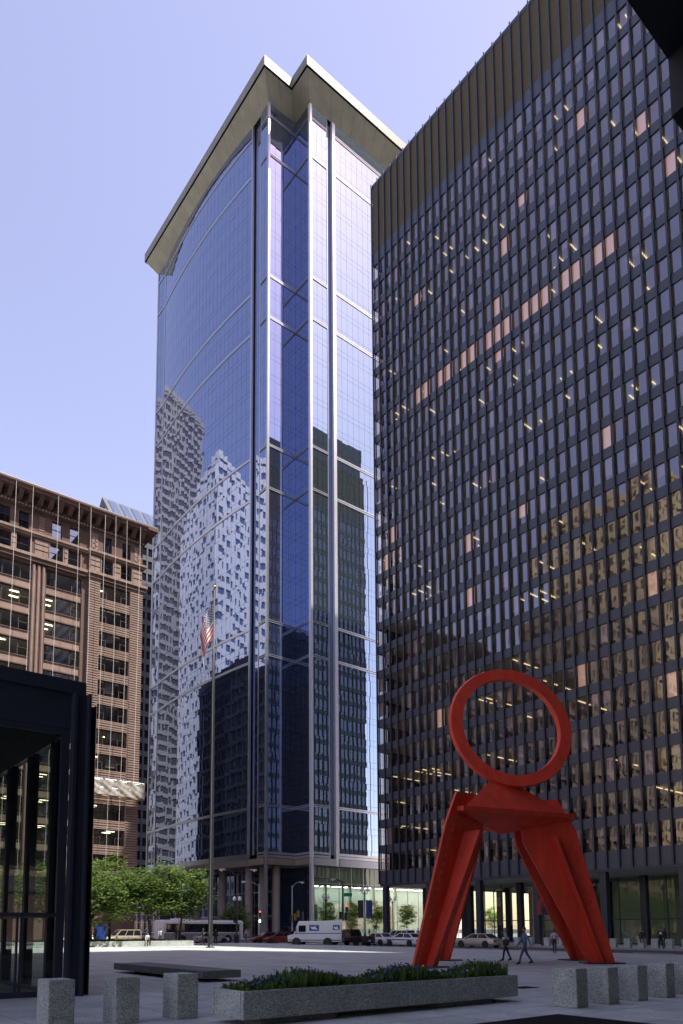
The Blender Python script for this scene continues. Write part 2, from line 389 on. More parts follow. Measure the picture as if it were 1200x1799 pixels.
# lobby
cmesh = MB().box(-.35, .35, -.35, .35, 0, 7.64).box(-.42, .42, -.42, .42, 0, .12).mesh('column', 'black_steel')
for k in range(14):
    for x in (WX + .45, 79.9, 88.4): inst('column', cmesh, T, rel((x, 74.1 - 8.15 * k, 0)))
for x in (97, 105.5, 114): inst('column', cmesh, T, rel((x, 74.1, 0)))
lp = MB().quad((0, 1.33, .1), (0, -1.33, .1), (0, -1.33, 7.6), (0, 1.33, 7.6)).mesh('lobby_pane', 'lobby_glass')
lmull = MB().box(-.06, .06, -.04, .04, 0, 7.6).mesh('lobby_mullion', 'black_steel')
for k in range(20):
    y = 66.2 - 2.717 * k
    inst('lobby_mullion', lmull, T, rel((79.9, y, 0))); inst('lobby_pane', lp, T, rel((79.9, y - 1.358, 0)))
MB().box(79.85, 79.95, 12, 66.2, 2.75, 2.85).box(79.85, 79.95, 12, 66.2, 0, .12).build('lobby_transom', 'black_steel', T)
for k in range(5):
    x = 79.9 + 2.717 * k
    inst('lobby_mullion', lmull, T, rel((x, 66.2, 0)), rot=(0, 0, R(90)))
    if k < 4: inst('lobby_pane', lp, T, rel((x + 1.358, 66.2, 0)), rot=(0, 0, R(90)))
for (y0, y1) in ((50.2, 57.2), (38.8, 47.3), (24, 36.4)):
    MB().box(83.5, 92, y0, y1, 0, 7.6).build('lobby_core', 'lobby_wall_green', T)
MB().box(95, 120, 0, 64, 0, 7.6).build('lobby_core', 'lobby_wall_green', T)
MB().box(WX, 121, YM[-1], NY, 0, .012).build('lobby_floor', 'granite', T)

# ================================================================ GLASS TOWER WITH OVERHANGING ROOF (middle)
G = thing('glass_tower', 'tall blue mirror glass tower with bowed front and flat overhanging roof', 'tower', (81.2, 102.9, 0))
GX1, GX2, GY0, GY1 = 74.5, 81.2, 102.9, 107.63
CA, CB, SAG = 113.5, 152.2, 1.2
CR_ = ((CB - CA) ** 2 / 4 + SAG ** 2) / (2 * SAG)
def bow(t):  # 0..1 along the curve -> (x, y)
    half = math.asin((CB - CA) / 2 / CR_); a = -half + 2 * half * t
    return GX1 + (CR_ - SAG) - CR_ * math.cos(a), (CA + CB) / 2 + CR_ * math.sin(a)
BANDS = [15.1, 24.1, 52.3, 58.9, 85.1, 93.8, 120.4, 129.2, 155.7, 164.3]
GF = 4.385; ZB, ZT = 15.3, 167.3
NFL = 35
def rows():
    z = ZB
    for k in range(NFL):
        z1 = min(ZB + GF * (k + 1), ZT); z0 = ZB + GF * k
        if z0 >= ZT: break
        yield (z0, min(z0 + 1.15, z1)); 
        if z0 + 1.15 < z1: yield (z0 + 1.15, z1)
def glaze(mb, p, q, tilt, gap=.02, inset=0.):
    """flat panes along the chord p->q (plan), every storey; each pane is hung a touch out of plane"""
    d = Vector((q[0] - p[0], q[1] - p[1])); L = d.length; d /= L; nrm = Vector((-d.y, d.x)) if False else Vector((d.y, -d.x))
    for z0, z1 in rows():
        a, b = rnd.gauss(0, tilt), rnd.gauss(0, tilt); c = rnd.gauss(0, tilt * .5)
        h = z1 - z0; vs = []
        for (u, v) in ((0, 0), (1, 0), (1, 1), (0, 1)):
            o = (u - .5) * L * a + (v - .5) * h * b + (c * h * .3 if (u + v) == 2 else 0)
            w = gap + u * (L - 2 * gap)
            vs.append((p[0] + d.x * w + nrm.x * o, p[1] + d.y * w + nrm.y * o, z0 + gap + v * (h - 2 * gap)))
        mb.quad(*vs)
w = MB(); back = MB(); NC = 26
for i in range(NC):
    p, q = bow((i + 1) / NC), bow(i / NC)
    glaze(w, p, q, .0030)
    back.hexa([(p[0] + .12, p[1], ZB), (p[0] + .4, p[1], ZB), (q[0] + .4, q[1], ZB), (q[0] + .12, q[1], ZB)], [(p[0] + .12, p[1], ZT), (p[0] + .4, p[1], ZT), (q[0] + .4, q[1], ZT), (q[0] + .12, q[1], ZT)])
back.build('mullion_backing', 'black_steel_dull', G)
w.build('curved_front_panes', 'mirror_glass', G, kind='stuff')
w = MB()
glaze(w, (GX1, 110.3), (GX1, 109.0), .002); glaze(w, (GX1, 109.0), (GX1, GY1), .002)          # strip beside the notch
glaze(w, (GX1, 156.3), (GX1, 154.3), .006); glaze(w, (GX1, 154.3), (GX1, 152.5), .006)          # far strip
glaze(w, (GX1 + .55, 113.3), (GX1 + .55, 111.8), .002); glaze(w, (GX1 + .55, 111.8), (GX1 + .55, 110.3), .002)
for i in range(4):
    a = GX1 + (GX2 - GX1) * i / 4; glaze(w, (a, GY1), (a + (GX2 - GX1) / 4, GY1), .0012)
for i in range(3):
    a = GY1 - (GY1 - GY0) * i / 3; glaze(w, (GX2, a), (GX2, a - (GY1 - GY0) / 3), .0012)
w.build('corner_panes', 'mirror_glass', G, kind='stuff')
# south front: panes are parts
SX = [GX2 + .35, GX2 + 1.75, GX2 + 3.1, GX2 + 4.35] 
MX = [87.75 + 1.5 * i for i in range(26)]
cols = [(SX[i], SX[i + 1]) for i in range(3)] + [(MX[i], MX[i + 1]) for i in range(8)]
cnt = 0; rest = MB(); cache = {}
for (a, b) in cols:
    for z0, z1 in rows():
        X, Y = px((b, GY0, z0)); h = z1 - z0; vis = X < 672 or (z0 > 135 and X < 720)
        if vis and cnt < 300 and h > 2:
            key = (round(b - a, 2), round(h, 2))
            if key not in cache: cache[key] = MB().quad((.02, 0, .02), (b - a - .02, 0, .02), (b - a - .02, 0, h - .02), (.02, 0, h - .02)).mesh('south_pane', 'mirror_glass_pale')
            inst('south_pane', cache[key], G, (a - GX2, 0, z0), rot=(rnd.gauss(0, .0016), 0, rnd.gauss(0, .0016))); cnt += 1
        else: rest.quad((a + .02, GY0, z0 + .02), (b - .02, GY0, z0 + .02), (b - .02, GY0, z1 - .02), (a + .02, GY0, z1 - .02))
for i in range(8, 25): rest.quad((MX[i], GY0, ZB), (MX[i + 1] - .03, GY0, ZB), (MX[i + 1] - .03, GY0, ZT), (MX[i], GY0, ZT))
rest.build('south_panes', 'mirror_glass_pale', G, kind='stuff')
bk = MB()
bk.box(GX2 + .12, GX2 + 4.4, GY0 + .12, GY0 + .4, ZB, ZT); bk.box(87.4, 125, GY0 + .12, GY0 + .4, ZB, ZT); bk.box(GX2 + 4.36, 87.5, GY0 + .7, GY0 + .9, ZB, ZT)
bk.box(GX1 + .12, GX2 + .3, GY1 + .12, GY1 + .4, ZB, ZT); bk.box(GX2 + .12, GX2 + .4, GY0 + .2, GY1 + .1, ZB, ZT)
bk.box(GX1 + .12, GX1 + .4, GY1 + .2, 110.3, ZB, ZT); bk.box(GX1 + .67, GX1 + 1, 110.3, 113.4, ZB, ZT); bk.box(GX1 + .12, GX1 + .4, 152.3, 156.3, ZB, ZT)
bk.box(GX1 + .2, 125, 156.3, 156.6, ZB, ZT); bk.box(124.6, 125, GY0 + .5, 156.2, ZB, ZT)
bk.build('frame_backing', 'black_steel_dull', G)
dk = MB(); dk.box(GX2 + 4.36, 87.4, GY0 + .55, GY0 + .6, ZB, ZT); dk.build('recess_glass', 'mirror_glass_dark', G)
# vertical metal: corner posts and jambs
for (x0, x1, y0, y1, m_, nm) in ((GX2 - .12, GX2 + .42, GY0 - .2, GY0 + .42, 'bright_metal', 'corner_post'), (86.95, 87.72, GY0 - .16, GY0 + .5, 'bright_metal', 'jamb'),
        (GX2 + 4.32, GX2 + 4.45, GY0 - .1, GY0 + .4, 'brushed_metal', 'jamb'), (GX1 - .12, GX1 + .34, GY1 - .12, GY1 + .34, 'brushed_metal', 'corner_post'),
        (GX1 - .1, GX1 + .3, 113.2, 113.62, 'brushed_metal', 'jamb'), (GX1 - .06, GX1 + .3, 110.22, 110.4, 'brushed_metal', 'jamb'),
        (GX1 - .1, GX1 + .3, 152.1, 152.45, 'brushed_metal', 'jamb'), (GX1 - .12, GX1 + .3, 156.1, 156.6, 'brushed_metal', 'corner_post')):
    MB().box(x0, x1, y0, y1, .0 if nm == 'corner_post' and y0 < 120 else 13.2, 167.2).build(nm, m_, G)
# horizontal belt courses
for i, z in enumerate(BANDS):
    h = .26 if i else .5
    b = MB(); NB = 26
    for j in range(NB):
        p, q = bow((j + 1) / NB), bow(j / NB)
        b.hexa([(p[0] - .10, p[1], z - h), (p[0] + .1, p[1], z - h), (q[0] + .1, q[1], z - h), (q[0] - .10, q[1], z - h)], [(p[0] - .10, p[1], z + h), (p[0] + .1, p[1], z + h), (q[0] + .1, q[1], z + h), (q[0] - .10, q[1], z + h)])
    b.build('belt_course', 'brushed_metal', G)
    b = MB()
    b.box(GX1 - .16, GX1 + .1, GY1 + .34, 110.2, z - h, z - .06); b.box(GX1 - .16, GX1 + .1, GY1 + .34, 110.2, z + .1, z + h)
    b.box(GX1 - .14, GX1 + .1, 152.45, 156.1, z - h, z + h)
    b.box(GX1 + .34, GX2 - .0, GY1 - .14, GY1 + .1, z - h, z - .06); b.box(GX1 + .34, GX2, GY1 - .14, GY1 + .1, z + .1, z + h)
    b.box(GX2 - .14, GX2 + .1, GY0 + .42, GY1 - .14, z - h, z - .06); b.box(GX2 - .14, GX2 + .1, GY0 + .42, GY1 - .14, z + .1, z + h)
    b.box(GX2 + .42, GX2 + 4.32, GY0 - .14, GY0 + .1, z - h, z - .06); b.box(GX2 + .42, GX2 + 4.32, GY0 - .14, GY0 + .1, z + .1, z + h)
    b.build_each('belt_course', 'brushed_metal', G)
    b = MB(); b.box(87.72, 125, GY0 - .13, GY0 + .1, z - h, z - .02); b.box(87.72, 125, GY0 - .2, GY0 + .1, z + .06, z + h)
    b.build_each('belt_course', 'bright_metal', G)
# overhanging roof with sloping soffit
outer = [(71.3, 158.0), (71.3, 104.6), (77.95, 104.6), (77.95, 99.55), (128, 99.55), (128, 158.0)]
inner = [(GX1 + .1, 156.7), (GX1 + .1, GY1 + .1), (GX2 + .1, GY1 + .1), (GX2 + .1, GY0 + .1), (125, GY0 + .1), (125, 156.7)]
rf = MB(); n = len(outer)
vs = [(x, y, 169.9) for x, y in outer] + [(x, y, 172.1) for x, y in outer]
rf.add(vs, [tuple(range(n, 2 * n))] + [(i, (i + 1) % n, n + (i + 1) % n, n + i) for i in range(n)])
rf.build('roof_fascia_backing', 'black_steel_dull', G)
def panels(a, b, name, f, step=3.1):
    L = math.hypot(b[0] - a[0], b[1] - a[1]); n_ = max(1, round(L / step))
    for i in range(n_): f(name, (i + .006) / n_, (i + .994) / n_)
for i in range(4):
    a, b = Vector(outer[i]), Vector(outer[i + 1]); d = (b - a).normalized(); nn = Vector((d.y, -d.x)) * -1 if False else Vector((d.y, -d.x))
    def fp(name, u0, u1):
        p, q = a.lerp(b, u0), a.lerp(b, u1); o_ = nn * .06; i_ = nn * .01
        MB().hexa([(p.x + i_.x, p.y + i_.y, 170.0), (q.x + i_.x, q.y + i_.y, 170.0), (q.x + o_.x, q.y + o_.y, 170.0), (p.x + o_.x, p.y + o_.y, 170.0)], [(p.x + i_.x, p.y + i_.y, 172.15), (q.x + i_.x, q.y + i_.y, 172.15), (q.x + o_.x, q.y + o_.y, 172.15), (p.x + o_.x, p.y + o_.y, 172.15)]).build(name, 'fascia_metal', G)
    panels(a, b, 'fascia_panel', fp)
sf = MB(); vs = [(x + (.25 if i < 4 else -.25) * (1 if i not in (2, 3) else 1), y + (.25 if 0 < i < 5 else -.25), 169.85) for i, (x, y) in enumerate(outer)] + [(x, y, 167.25) for x, y in inner]
sf.add(vs, [((i + 1) % n, i, n + i, n + (i + 1) % n) for i in range(n)])
so_, si_ = vs[:n], vs[n:]
sf.v = [(x, y, z + .06) for x, y, z in sf.v]; sf.build('soffit_backing', 'black_steel_dull', G)
for i in range(4):
    A, B_, C_, D_ = Vector(so_[i]), Vector(so_[i + 1]), Vector(si_[i + 1]), Vector(si_[i])
    def sp_(name, u0, u1): MB().quad(A.lerp(B_, u1), A.lerp(B_, u0), D_.lerp(C_, u0), D_.lerp(C_, u1)).build(name, 'soffit_metal', G)
    panels(A, B_, 'soffit_panel', sp_)
MB().box(GX1 + .3, 124.5, GY1 + .3, 156.2, 167.2, 169.8).box(GX2 + .3, 124.5, GY0 + .3, GY1 + .5, 167.2, 169.8).build('roof_deck', 'black_steel_dull', G)
# base: stone beam, round-fronted piers, recessed ground floor
bm = MB()
for i in range(13):
    p, q = bow((i + 1) / 13), bow(i / 13)
    bm.hexa([(p[0] - .3, p[1], 13.3), (p[0] + 1.2, p[1], 13.3), (q[0] + 1.2, q[1], 13.3), (q[0] - .3, q[1], 13.3)], [(p[0] - .3, p[1], 14.55), (p[0] + 1.2, p[1], 14.55), (q[0] + 1.2, q[1], 14.55), (q[0] - .3, q[1], 14.55)])
bm.box(GX1 - .25, GX1 + 1.2, GY1 + .36, 113.4, 13.3, 14.5); bm.box(GX1 - .25, GX1 + 1.2, 152.4, 156.5, 13.3, 14.5)
bm.box(GX1 + .36, GX2 + .3, GY1 - .25, GY1 + 1, 13.3, 14.5); bm.box(GX2 - .25, GX2 + 1, GY0 + .44, GY1 - .25, 13.3, 14.5)
bm.build('base_beam', 'stone_tan', G)
MB().box(GX2 + .44, 86.9, GY0 - .3, GY0 + 1, 13.2, 14.5).box(87.75, 125, GY0 - .3, GY0 + 1, 13.2, 14.5).build('base_beam', 'brushed_metal', G)
MB().box(GX1 + .5, 124, GY1 + .3, 156, 13.25, 13.32).box(GX2 + .5, 124, GY0 + .2, GY1 + .3, 13.25, 13.32).build('porch_ceiling', 'stone_tan', G)
pier = MB().lathe([(.85, 0), (.85, .5), (.72, .55), (.72, 13.25)], seg=18).mesh('pier', 'stone_tan', True)
for (x, y) in ((GX1 + .8, 114.2), (GX1 + .4, 123), (GX1 + .2, 132.5), (GX1 + .3, 142), (GX1 + .8, 151), (77.7, GY1 + 1.2), (79.9, GY1 + 4.5), (76.5, 111.5)):
    inst('pier', pier, G, (x - GX2, y - GY0, 0))
MB().box(79.5, 79.7, 111, 156, 0, 13.2).box(79.5, 83.2, 111, 111.2, 0, 13.2).box(83, 83.2, 104.5, 111, 0, 13.2).build('ground_floor_glass', 'mirror_glass_dark', G)
gm = MB()
for i in range(30): gm.box(79.42, 79.5, 111 + i * 1.5, 111.1 + i * 1.5, 0, 13.2)
gm.box(79.4, 79.5, 111, 156, 4.0, 4.3); gm.box(79.4, 79.5, 111, 156, 8.6, 8.8)
gm.build('ground_floor_mullions', 'brushed_metal', G)
# pale green lobby on the south side
lpm = MB().quad((.03, 0, .03), (2.97, 0, .03), (2.97, 0, 3.2), (.03, 0, 3.2)).mesh('lobby_pane', 'lobby_glass')
for i in range(14):
    x = 82 + 3 * i
    for z in (.1, 3.4, 6.7, 10.0):
        if i < 12: inst('lobby_pane', lpm, G, (x - GX2, .3, z))
    MB().box(x - .05, x + .05, GY0 + .22, GY0 + .36, 0, 13.2).build('lobby_mullion', 'brushed_metal', G)
for z in (3.35, 6.65, 9.95): MB().box(82, 124, GY0 + .25, GY0 + .35, z, z + .08).build('lobby_transom', 'brushed_metal', G)
MB().box(83.3, 124, GY0 + 5.2, GY0 + 5.5, 0, 9.6).build('lobby_wall', 'lobby_stone', G)
MB().box(83.3, 124, GY0 + 1.2, GY0 + 5.6, 9.7, 9.9).build('mezzanine', 'interior_dark', G)
MB().box(83.3, 124, GY0 + 1.9, GY0 + 2.0, 9.9, 13.2).build('mezzanine_wall', 'lobby_wall_green', G)
for x in (84.6, 94.8, 104.0): MB().box(x, x + 1.9, GY0 + 4.9, GY0 + 5.15, 0, 6.3).build('lobby_opening', 'interior_dark', G)
for x in (86, 92, 98, 104): MB().box(x, x + .5, GY0 + 2, GY0 + 2.5, 0, 13.2).build('lobby_column', 'lobby_stone', G)
for i in range(14): MB().box(83.6 + i * 2.8, 84.9 + i * 2.8, GY0 + 2.6, GY0 + 3.9, 9.64, 9.7).build('lobby_fill_light', 'light_lobby_fill', G)  # fixtures added to brighten the shaded lobby
MB().box(82, 124, GY0 + .2, GY0 + 6, 0, .012).build('lobby_floor', 'lobby_stone', G)

# ================================================================ OLD TERRACOTTA OFFICE BUILDING (left)
Q = thing('terracotta_building', 'brown terracotta office building with deep cornice behind the green trees', 'building', (44.4, 96.5, 0))
QY, QP = 96.9, 96.5          # wall plane of the bays, plane of the corner pavilion
KT = [50.8 - 3.53 * k for k in range(13)]; WH = 2.25
def frame(mb, x0, x1, z0, z1, y, cuts, t=.09, dep=.14):
    mb.box(x0, x1, y, y + dep, z0, z0 + t); mb.box(x0, x1, y, y + dep, z1 - t, z1)
    for c in [x0] + list(cuts) + [x1 - t]: mb.box(c, c + t, y + .01, y + dep - .01, z0 + t, z1 - t)
wcache = {}
def cwindow(x0, x1, z0, z1, y, three=True):
    w, h = x1 - x0, z1 - z0; key = (round(w, 2), round(h, 2), three)
    if key not in wcache:
        f = MB(); cuts = (w * .24, w * .72) if three else ()
        frame(f, 0, w, 0, h, 0, cuts)
        if three:
            f.box(.09, w * .24, .03, .1, h * .5, h * .5 + .07); f.box(w * .72 + .09, w - .09, .03, .1, h * .5, h * .5 + .07)
        else: f.box(.09, w - .09, .02, .1, h * .5, h * .5 + .08)
        edges = [0, w * .24, w * .72, w - .09] if three else [0, w - .09]
        ps = [MB().quad((edges[i] + .09, 0, .09), (edges[i + 1], 0, .09), (edges[i + 1], 0, h - .09), (edges[i] + .09, 0, h - .09)).mesh('pane', 'old_glass') for i in range(len(edges) - 1)]
        wcache[key] = (f.mesh('window', 'window_frame_brown'), ps)
    fm, ps = wcache[key]
    wo = inst('window', fm, Q, (x0 - 44.4, y - 96.5, z0))
    for p in ps: inst('pane', p, wo, (0, .075, 0), rot=(rnd.gauss(0, .004), 0, rnd.gauss(0, .004)))
wall = MB(); lightp = MB(); rib = MB()
# corner pavilion
def ribs(x0, x1, z0, z1, y, mb, pitch=.353):
    n_ = max(1, round((z1 - z0) / pitch)); p_ = (z1 - z0) / n_
    for i in range(n_): mb.box(x0, x1, y - .17, y + .02, z0 + i * p_ + .07, z0 + (i + 1) * p_ - .06)
wall.box(36.2, 37.85, QP, QP + .6, 0, 51.2); wall.box(42.45, 44.3, QP, QP + .6, 0, 51.2)
ribs(36.2, 37.85, 7, 51.2, QP, rib); ribs(42.45, 44.4, 7, 51.2, QP, rib)
for k in range(13):
    zt = KT[k]; zb = zt - WH; top = KT[k - 1] - WH if k else 51.2
    wall.box(37.85, 42.45, QP, QP + .6, zt, top); ribs(37.86, 42.44, zt + .12, top - .1, QP, rib)
    if 12.9 < zb or True:
        lightp.box(37.7, 42.6, QP - .2, QP + .03, zb - .14, zb + .0); lightp.box(37.72, 37.86, QP - .14, QP + .03, zb, zt); lightp.box(42.44, 42.58, QP - .14, QP + .03, zb, zt); lightp.box(37.7, 42.6, QP - .14, QP + .03, zt, zt + .12)
    cwindow(37.85, 42.45, zb, zt, QP + .28)
wall.box(37.85, 42.45, QP, QP + .6, 0, KT[12] - WH)
# bays to the west with paired fluted piers
bx = 35.5
bays = []
for i in range(8):
    x1 = 35.4 - 7.0 * i; x0 = x1 - 5.0; bays.append((x0, x1)); px0 = x0 - 2.0
    wall.box(px0, x0, QY + .1, QY + .7, 0, 51.4)
    for c in (px0 + .12, px0 + .78, px0 + 1.44): lightp.lathe([(.2, 0), (.2, 50.9)], (px0 + .3 + (c - px0 - .12), QY + .02, 0), 8)
    for k in range(13):
        zt = KT[k]; zb = zt - WH; top = KT[k - 1] - WH if k else 51.4
        lightp.box(x0, x1, QY + .22, QY + .7, zt + .15, top - .1); wall.box(x0, x1, QY + .12, QY + .7, zt, zt + .15); wall.box(x0, x1, QY + .1, QY + .7, top - .1, top)
        if x1 > 18: cwindow(x0 + .04, x1 - .04, zb, zt, QY + .36)
    if x1 <= 18: wall.box(x0, x1, QY + .5, QY + .6, 0, 51.2, 1)
    wall.box(x0, x1, QY + .12, QY + .7, 0, KT[12] - WH)
wall.box(35.4, 36.2, QY + .05, QY + .7, 0, 51.2)
XL = -22.0
wall.build('wall', ['terracotta', 'far_window'], Q); lightp.build('terracotta_trim', 'terracotta_light', Q); rib.build('rusticated_courses', 'terracotta_light', Q, kind='stuff')
# belts
def belt(z0, z1, pr, name='belt_course', m='terracotta_light'):
    b = MB(); b.box(36.0, 44.4 + pr, QP - pr, QP + .6, z0, z1); b.box(XL, 36.0, QY - pr, QY + .6, z0 + .003, z1 - .003); b.box(43.8, 44.4 + pr, QP + .6, 120, z0, z1)
    b.build_each(name, m, Q)
belt(51.2, 51.75, .35, m='terracotta'); belt(51.75, 52.15, .55); belt(54.75, 55.05, .25); belt(55.05, 55.35, .45)
# storey of paired sash windows, attic windows and the panels between
up = MB(); pan = MB()
xs = []
x = 43.0
pavw = [(38.0, 39.7), (40.9, 42.6)]
mainw = []
for (x0, x1) in bays: mainw += [(x0 + .35, x0 + 2.15), (x1 - 2.15, x1 - .35)]
def fill(ws, xa, xb, y, z0, z1, m):
    e = xa
    for (a, b) in sorted(ws) + [(xb, xb)]:
        if a - e > .05: m.box(e, a, y, y + .6, z0, z1)
        e = b
fill(pavw, 36.2, 44.3, QP, 52.15, 54.75, up); fill([w_ for w_ in mainw], XL, 36.2, QY, 52.15, 54.75, up)
fill([(a + .2, b - .2) for a, b in pavw], 36.2, 44.3, QP, 55.35, 58.5, up); fill([(a + .2, b - .2) for a, b in mainw], XL, 36.2, QY, 55.35, 58.5, up)
for (a, b) in pavw + mainw:
    y = QP if a > 36 else QY
    up.box(a, b, y, y + .6, 52.15, 52.35); up.box(a, b, y, y + .6, 54.5, 54.75); up.box(a + .2, b - .2, y, y + .6, 55.35, 55.65); up.box(a + .2, b - .2, y, y + .6, 57.95, 58.5)
    if a > 15:
        cwindow(a, b, 52.35, 54.5, y + .25, False); cwindow(a + .2, b - .2, 55.65, 57.95, y + .25, False)
        pan.box(a - .14, a, y - .1, y + .05, 52.2, 54.7); pan.box(b, b + .14, y - .1, y + .05, 52.2, 54.7)
    else: up.box(a, b, y + .3, y + .4, 52.1, 58)
for (a, b) in ((36.35, 37.75), (39.9, 40.75), (42.8, 44.2)):
    for q in range(3): pan.box(a, b, QP - .12, QP + .02, 52.35 + q * .78, 52.35 + q * .78 + .62)
for (x0, x1) in bays:
    for (a, b) in ((x0 + 2.3, x1 - 2.3), (x0 - 1.75, x0 + .1)):
        for q in range(3): pan.box(a, b, QY - .12, QY + .02, 52.35 + q * .78, 52.35 + q * .78 + .62)
    for q in range(7): pan.box(x0 - 1.3, x0 - .5, QY - .08, QY + .02, 55.6 + q * .34, 55.6 + q * .34 + .2)
for (a, b) in ((36.5, 37.4), (43.0, 44.0)):
    pan.box(a, b, QP - .06, QP + .02, 55.6, 57.9)
    for q in range(6): pan.box(a + .12 + .3 * (q % 2), b - .32 + .3 * (q % 2) - .08, QP - .12, QP - .06, 55.75 + q * .35, 55.75 + q * .35 + .22)
up.build('upper_wall', 'terracotta', Q); pan.build_each('relief_panel', 'terracotta_light', Q)
fz = MB(); fz.box(XL, 44.6, QP - .15, QP + .6, 58.5, 58.8); fz.box(XL, 44.45, QP + .05, QP + .6, 58.8, 60.25); fz.box(44.0, 44.6, QP + .6, 120, 58.5, 60.25)
fz.build('frieze', 'terracotta', Q)
dent = MB().box(-.09, .09, -.14, 0, 0, .24).mesh('dentil', 'terracotta_light')
for i in range(46): inst('dentil', dent, Q, (-.15 - i * .45, -.151, 58.85 - .35 + .02))
brk = MB().prism([(0, 58.95), (0, 60.25), (-1.3, 60.25), (-1.3, 60.0), (-.4, 59.2)], 0, -.28, .28)
brk.v = [(x, y, z - 58.95) for x, y, z in brk.v]; brk = brk.mesh('bracket', 'terracotta')  # darker terracotta stands in for deep shade under the cornice
for i in range(18): inst('bracket', brk, Q, (-.4 - i * 1.36, .05, 58.95))
cn = MB().prism([(QP + .4, 60.2), (QP + .4, 60.95), (QP - 1.7, 60.95), (QP - 1.7, 60.7), (QP - 1.45, 60.4), (QP - 1.45, 60.2)], 0, XL, 44.4)
cn.box(44.4, 46.0, QP - 1.7, 121, 60.4, 60.95); cn.box(44.4, 45.75, QP - 1.45, 121, 60.2, 60.4)
cn.build('cornice', 'terracotta', Q)
MB().box(XL, 45.9, QP - 1.65, QP - 1.1, 60.952, 61.1).box(45.4, 45.95, QP - 1.1, 120, 60.952, 61.1).build('gutter', 'brushed_metal', Q)
# east side, rear, roof, floors and rooms
ea = MB(); ea.box(43.9, 44.35, QP + .6, 120, 0, 60)
for k in range(15):
    for q in range(6): ea.box(44.3, 44.37, 98.6 + q * 3.6, 100.8 + q * 3.6, 6 + k * 3.53, 8.2 + k * 3.53, 1)
ea.build('east_wall', ['terracotta', 'far_window'], Q)
MB().box(XL, 43.9, 119.6, 120, 0, 60).box(XL, XL + .4, QY + .7, 119.6, 0, 60).build('rear_wall', 'terracotta', Q)
MB().box(XL, 44.3, QP + .4, 120, 60.3, 60.8).build('roof', 'black_steel_dull', Q)
for k in range(14):
    z = (KT[k] if k < 13 else KT[12] - 3.53) + .12
    MB().box(XL + .5, 43.85, QY + .75, 104, z, z + .4).build('floor_slab', 'ceiling_white', Q)
MB().box(XL + .5, 43.85, 104, 104.3, 4, 58).build('corridor_wall', 'interior_grey', Q)
for x in (17, 23, 29.6, 36): MB().box(x, x + .2, QY + .8, 104, 4, 58).build('partition', 'interior_grey', Q)
fx = MB().box(-.6, .6, -.12, .12, -.06, 0).mesh('ceiling_light', 'light_room')
for k in range(11):
    for x in (20.5, 25.2, 27, 31.6, 33.6, 38.8, 41.2):
        if rnd.random() < .32:
            for y in (98.9, 100.6): inst('ceiling_light', fx, Q, (x - 44.4 + rnd.uniform(-.3, .3), y - 96.5, KT[k] + .11))
for k in (2, 4, 6, 7): MB().box(38.2 + k * .2, 39.8 + k * .2, 97.05, 97.08, KT[k] - rnd.uniform(.8, 1.8), KT[k] - .05).build('roller_blind', 'blind_grey', Q)
# swing stage, tarpaulin and ropes on the front
mat('tarp', (.36, .33, .29), .9, var=.25, vscale=2.2, bump=.4, bscale=5); mat('rope', (.62, .60, .56), .8); mat('timber', (.38, .25, .14), .8, var=.2, vscale=4)
S = thing('swing_stage', 'suspended work platform wrapped in grey tarpaulin hanging on the terracotta corner', 'scaffold', (41, 95.4, 19.9))
MB().box(36.6, 44.7, 95.0, 95.9, 19.9, 20.05).box(36.6, 44.7, 95.0, 95.06, 20.05, 20.3).build('platform', 'timber', S)
rl = MB()
for i in range(5):
    x = 36.7 + i * 1.98
    rl.tube([(x, 95.0, 20), (x, 95.0, 22.4)], .035, 6); rl.tube([(x, 95.85, 20), (x, 95.85, 22.4)], .035, 6)
for z in (21.1, 22.3): rl.tube([(36.6, 95.0, z), (44.7, 95.0, z)], .03, 6); rl.tube([(36.6, 95.85, z), (44.7, 95.85, z)], .03, 6)
rl.build('railing', 'brushed_metal', S)
tp = MB(); nx, nz = 48, 12
for i in range(nx + 1):
    for j in range(nz + 1):
        u, v = i / nx, j / nz; ph = (u * 4) % 1
        sagz = .55 * math.sin(math.pi * ph) * v
        fold = .12 * math.sin(u * 4 * math.pi * 2 + v * 5) * (1 - .4 * v) + .07 * math.sin((u * 31 + v * 14)) + .05 * math.sin(u * 60 - v * 9)
        tp.v.append((36.6 + 8.1 * u, 94.92 + fold * .6, 20.1 + 2.3 * v - sagz * .6))
for i in range(nx):
    for j in range(nz):
        a = i * (nz + 1) + j; tp.f.append((a, a + nz + 1, a + nz + 2, a + 1)); tp.m.append(0)
tp.build('tarpaulin', 'tarp', S, True)
rp = MB()
for x in (37.8, 43.2): rp.tube([(x, 95.4, 22.3), (x, 95.0, 61.4)], .035, 5)
rp.build('hoist_ropes', 'rope', S)
ORD = 'first second third fourth fifth sixth seventh eighth ninth tenth eleventh twelfth thirteenth fourteenth fifteenth sixteenth'.split()
for i, x in enumerate((25.4, 27.6, 31.0, 33.9, 35.6, 39.3, 41.0)):
    o = MB().tube([(x, 94.85, 61.45), (x + .05 * i, 94.95, 40), (x - .1, 95.1, 9)], .028, 5).build('hanging_rope', 'rope', loc=(x, 95, 9))
    tag(o, '%s pale rope from the left hanging down the terracotta building' % ORD[i], 'rope', 'ropes hanging from the terracotta cornice')

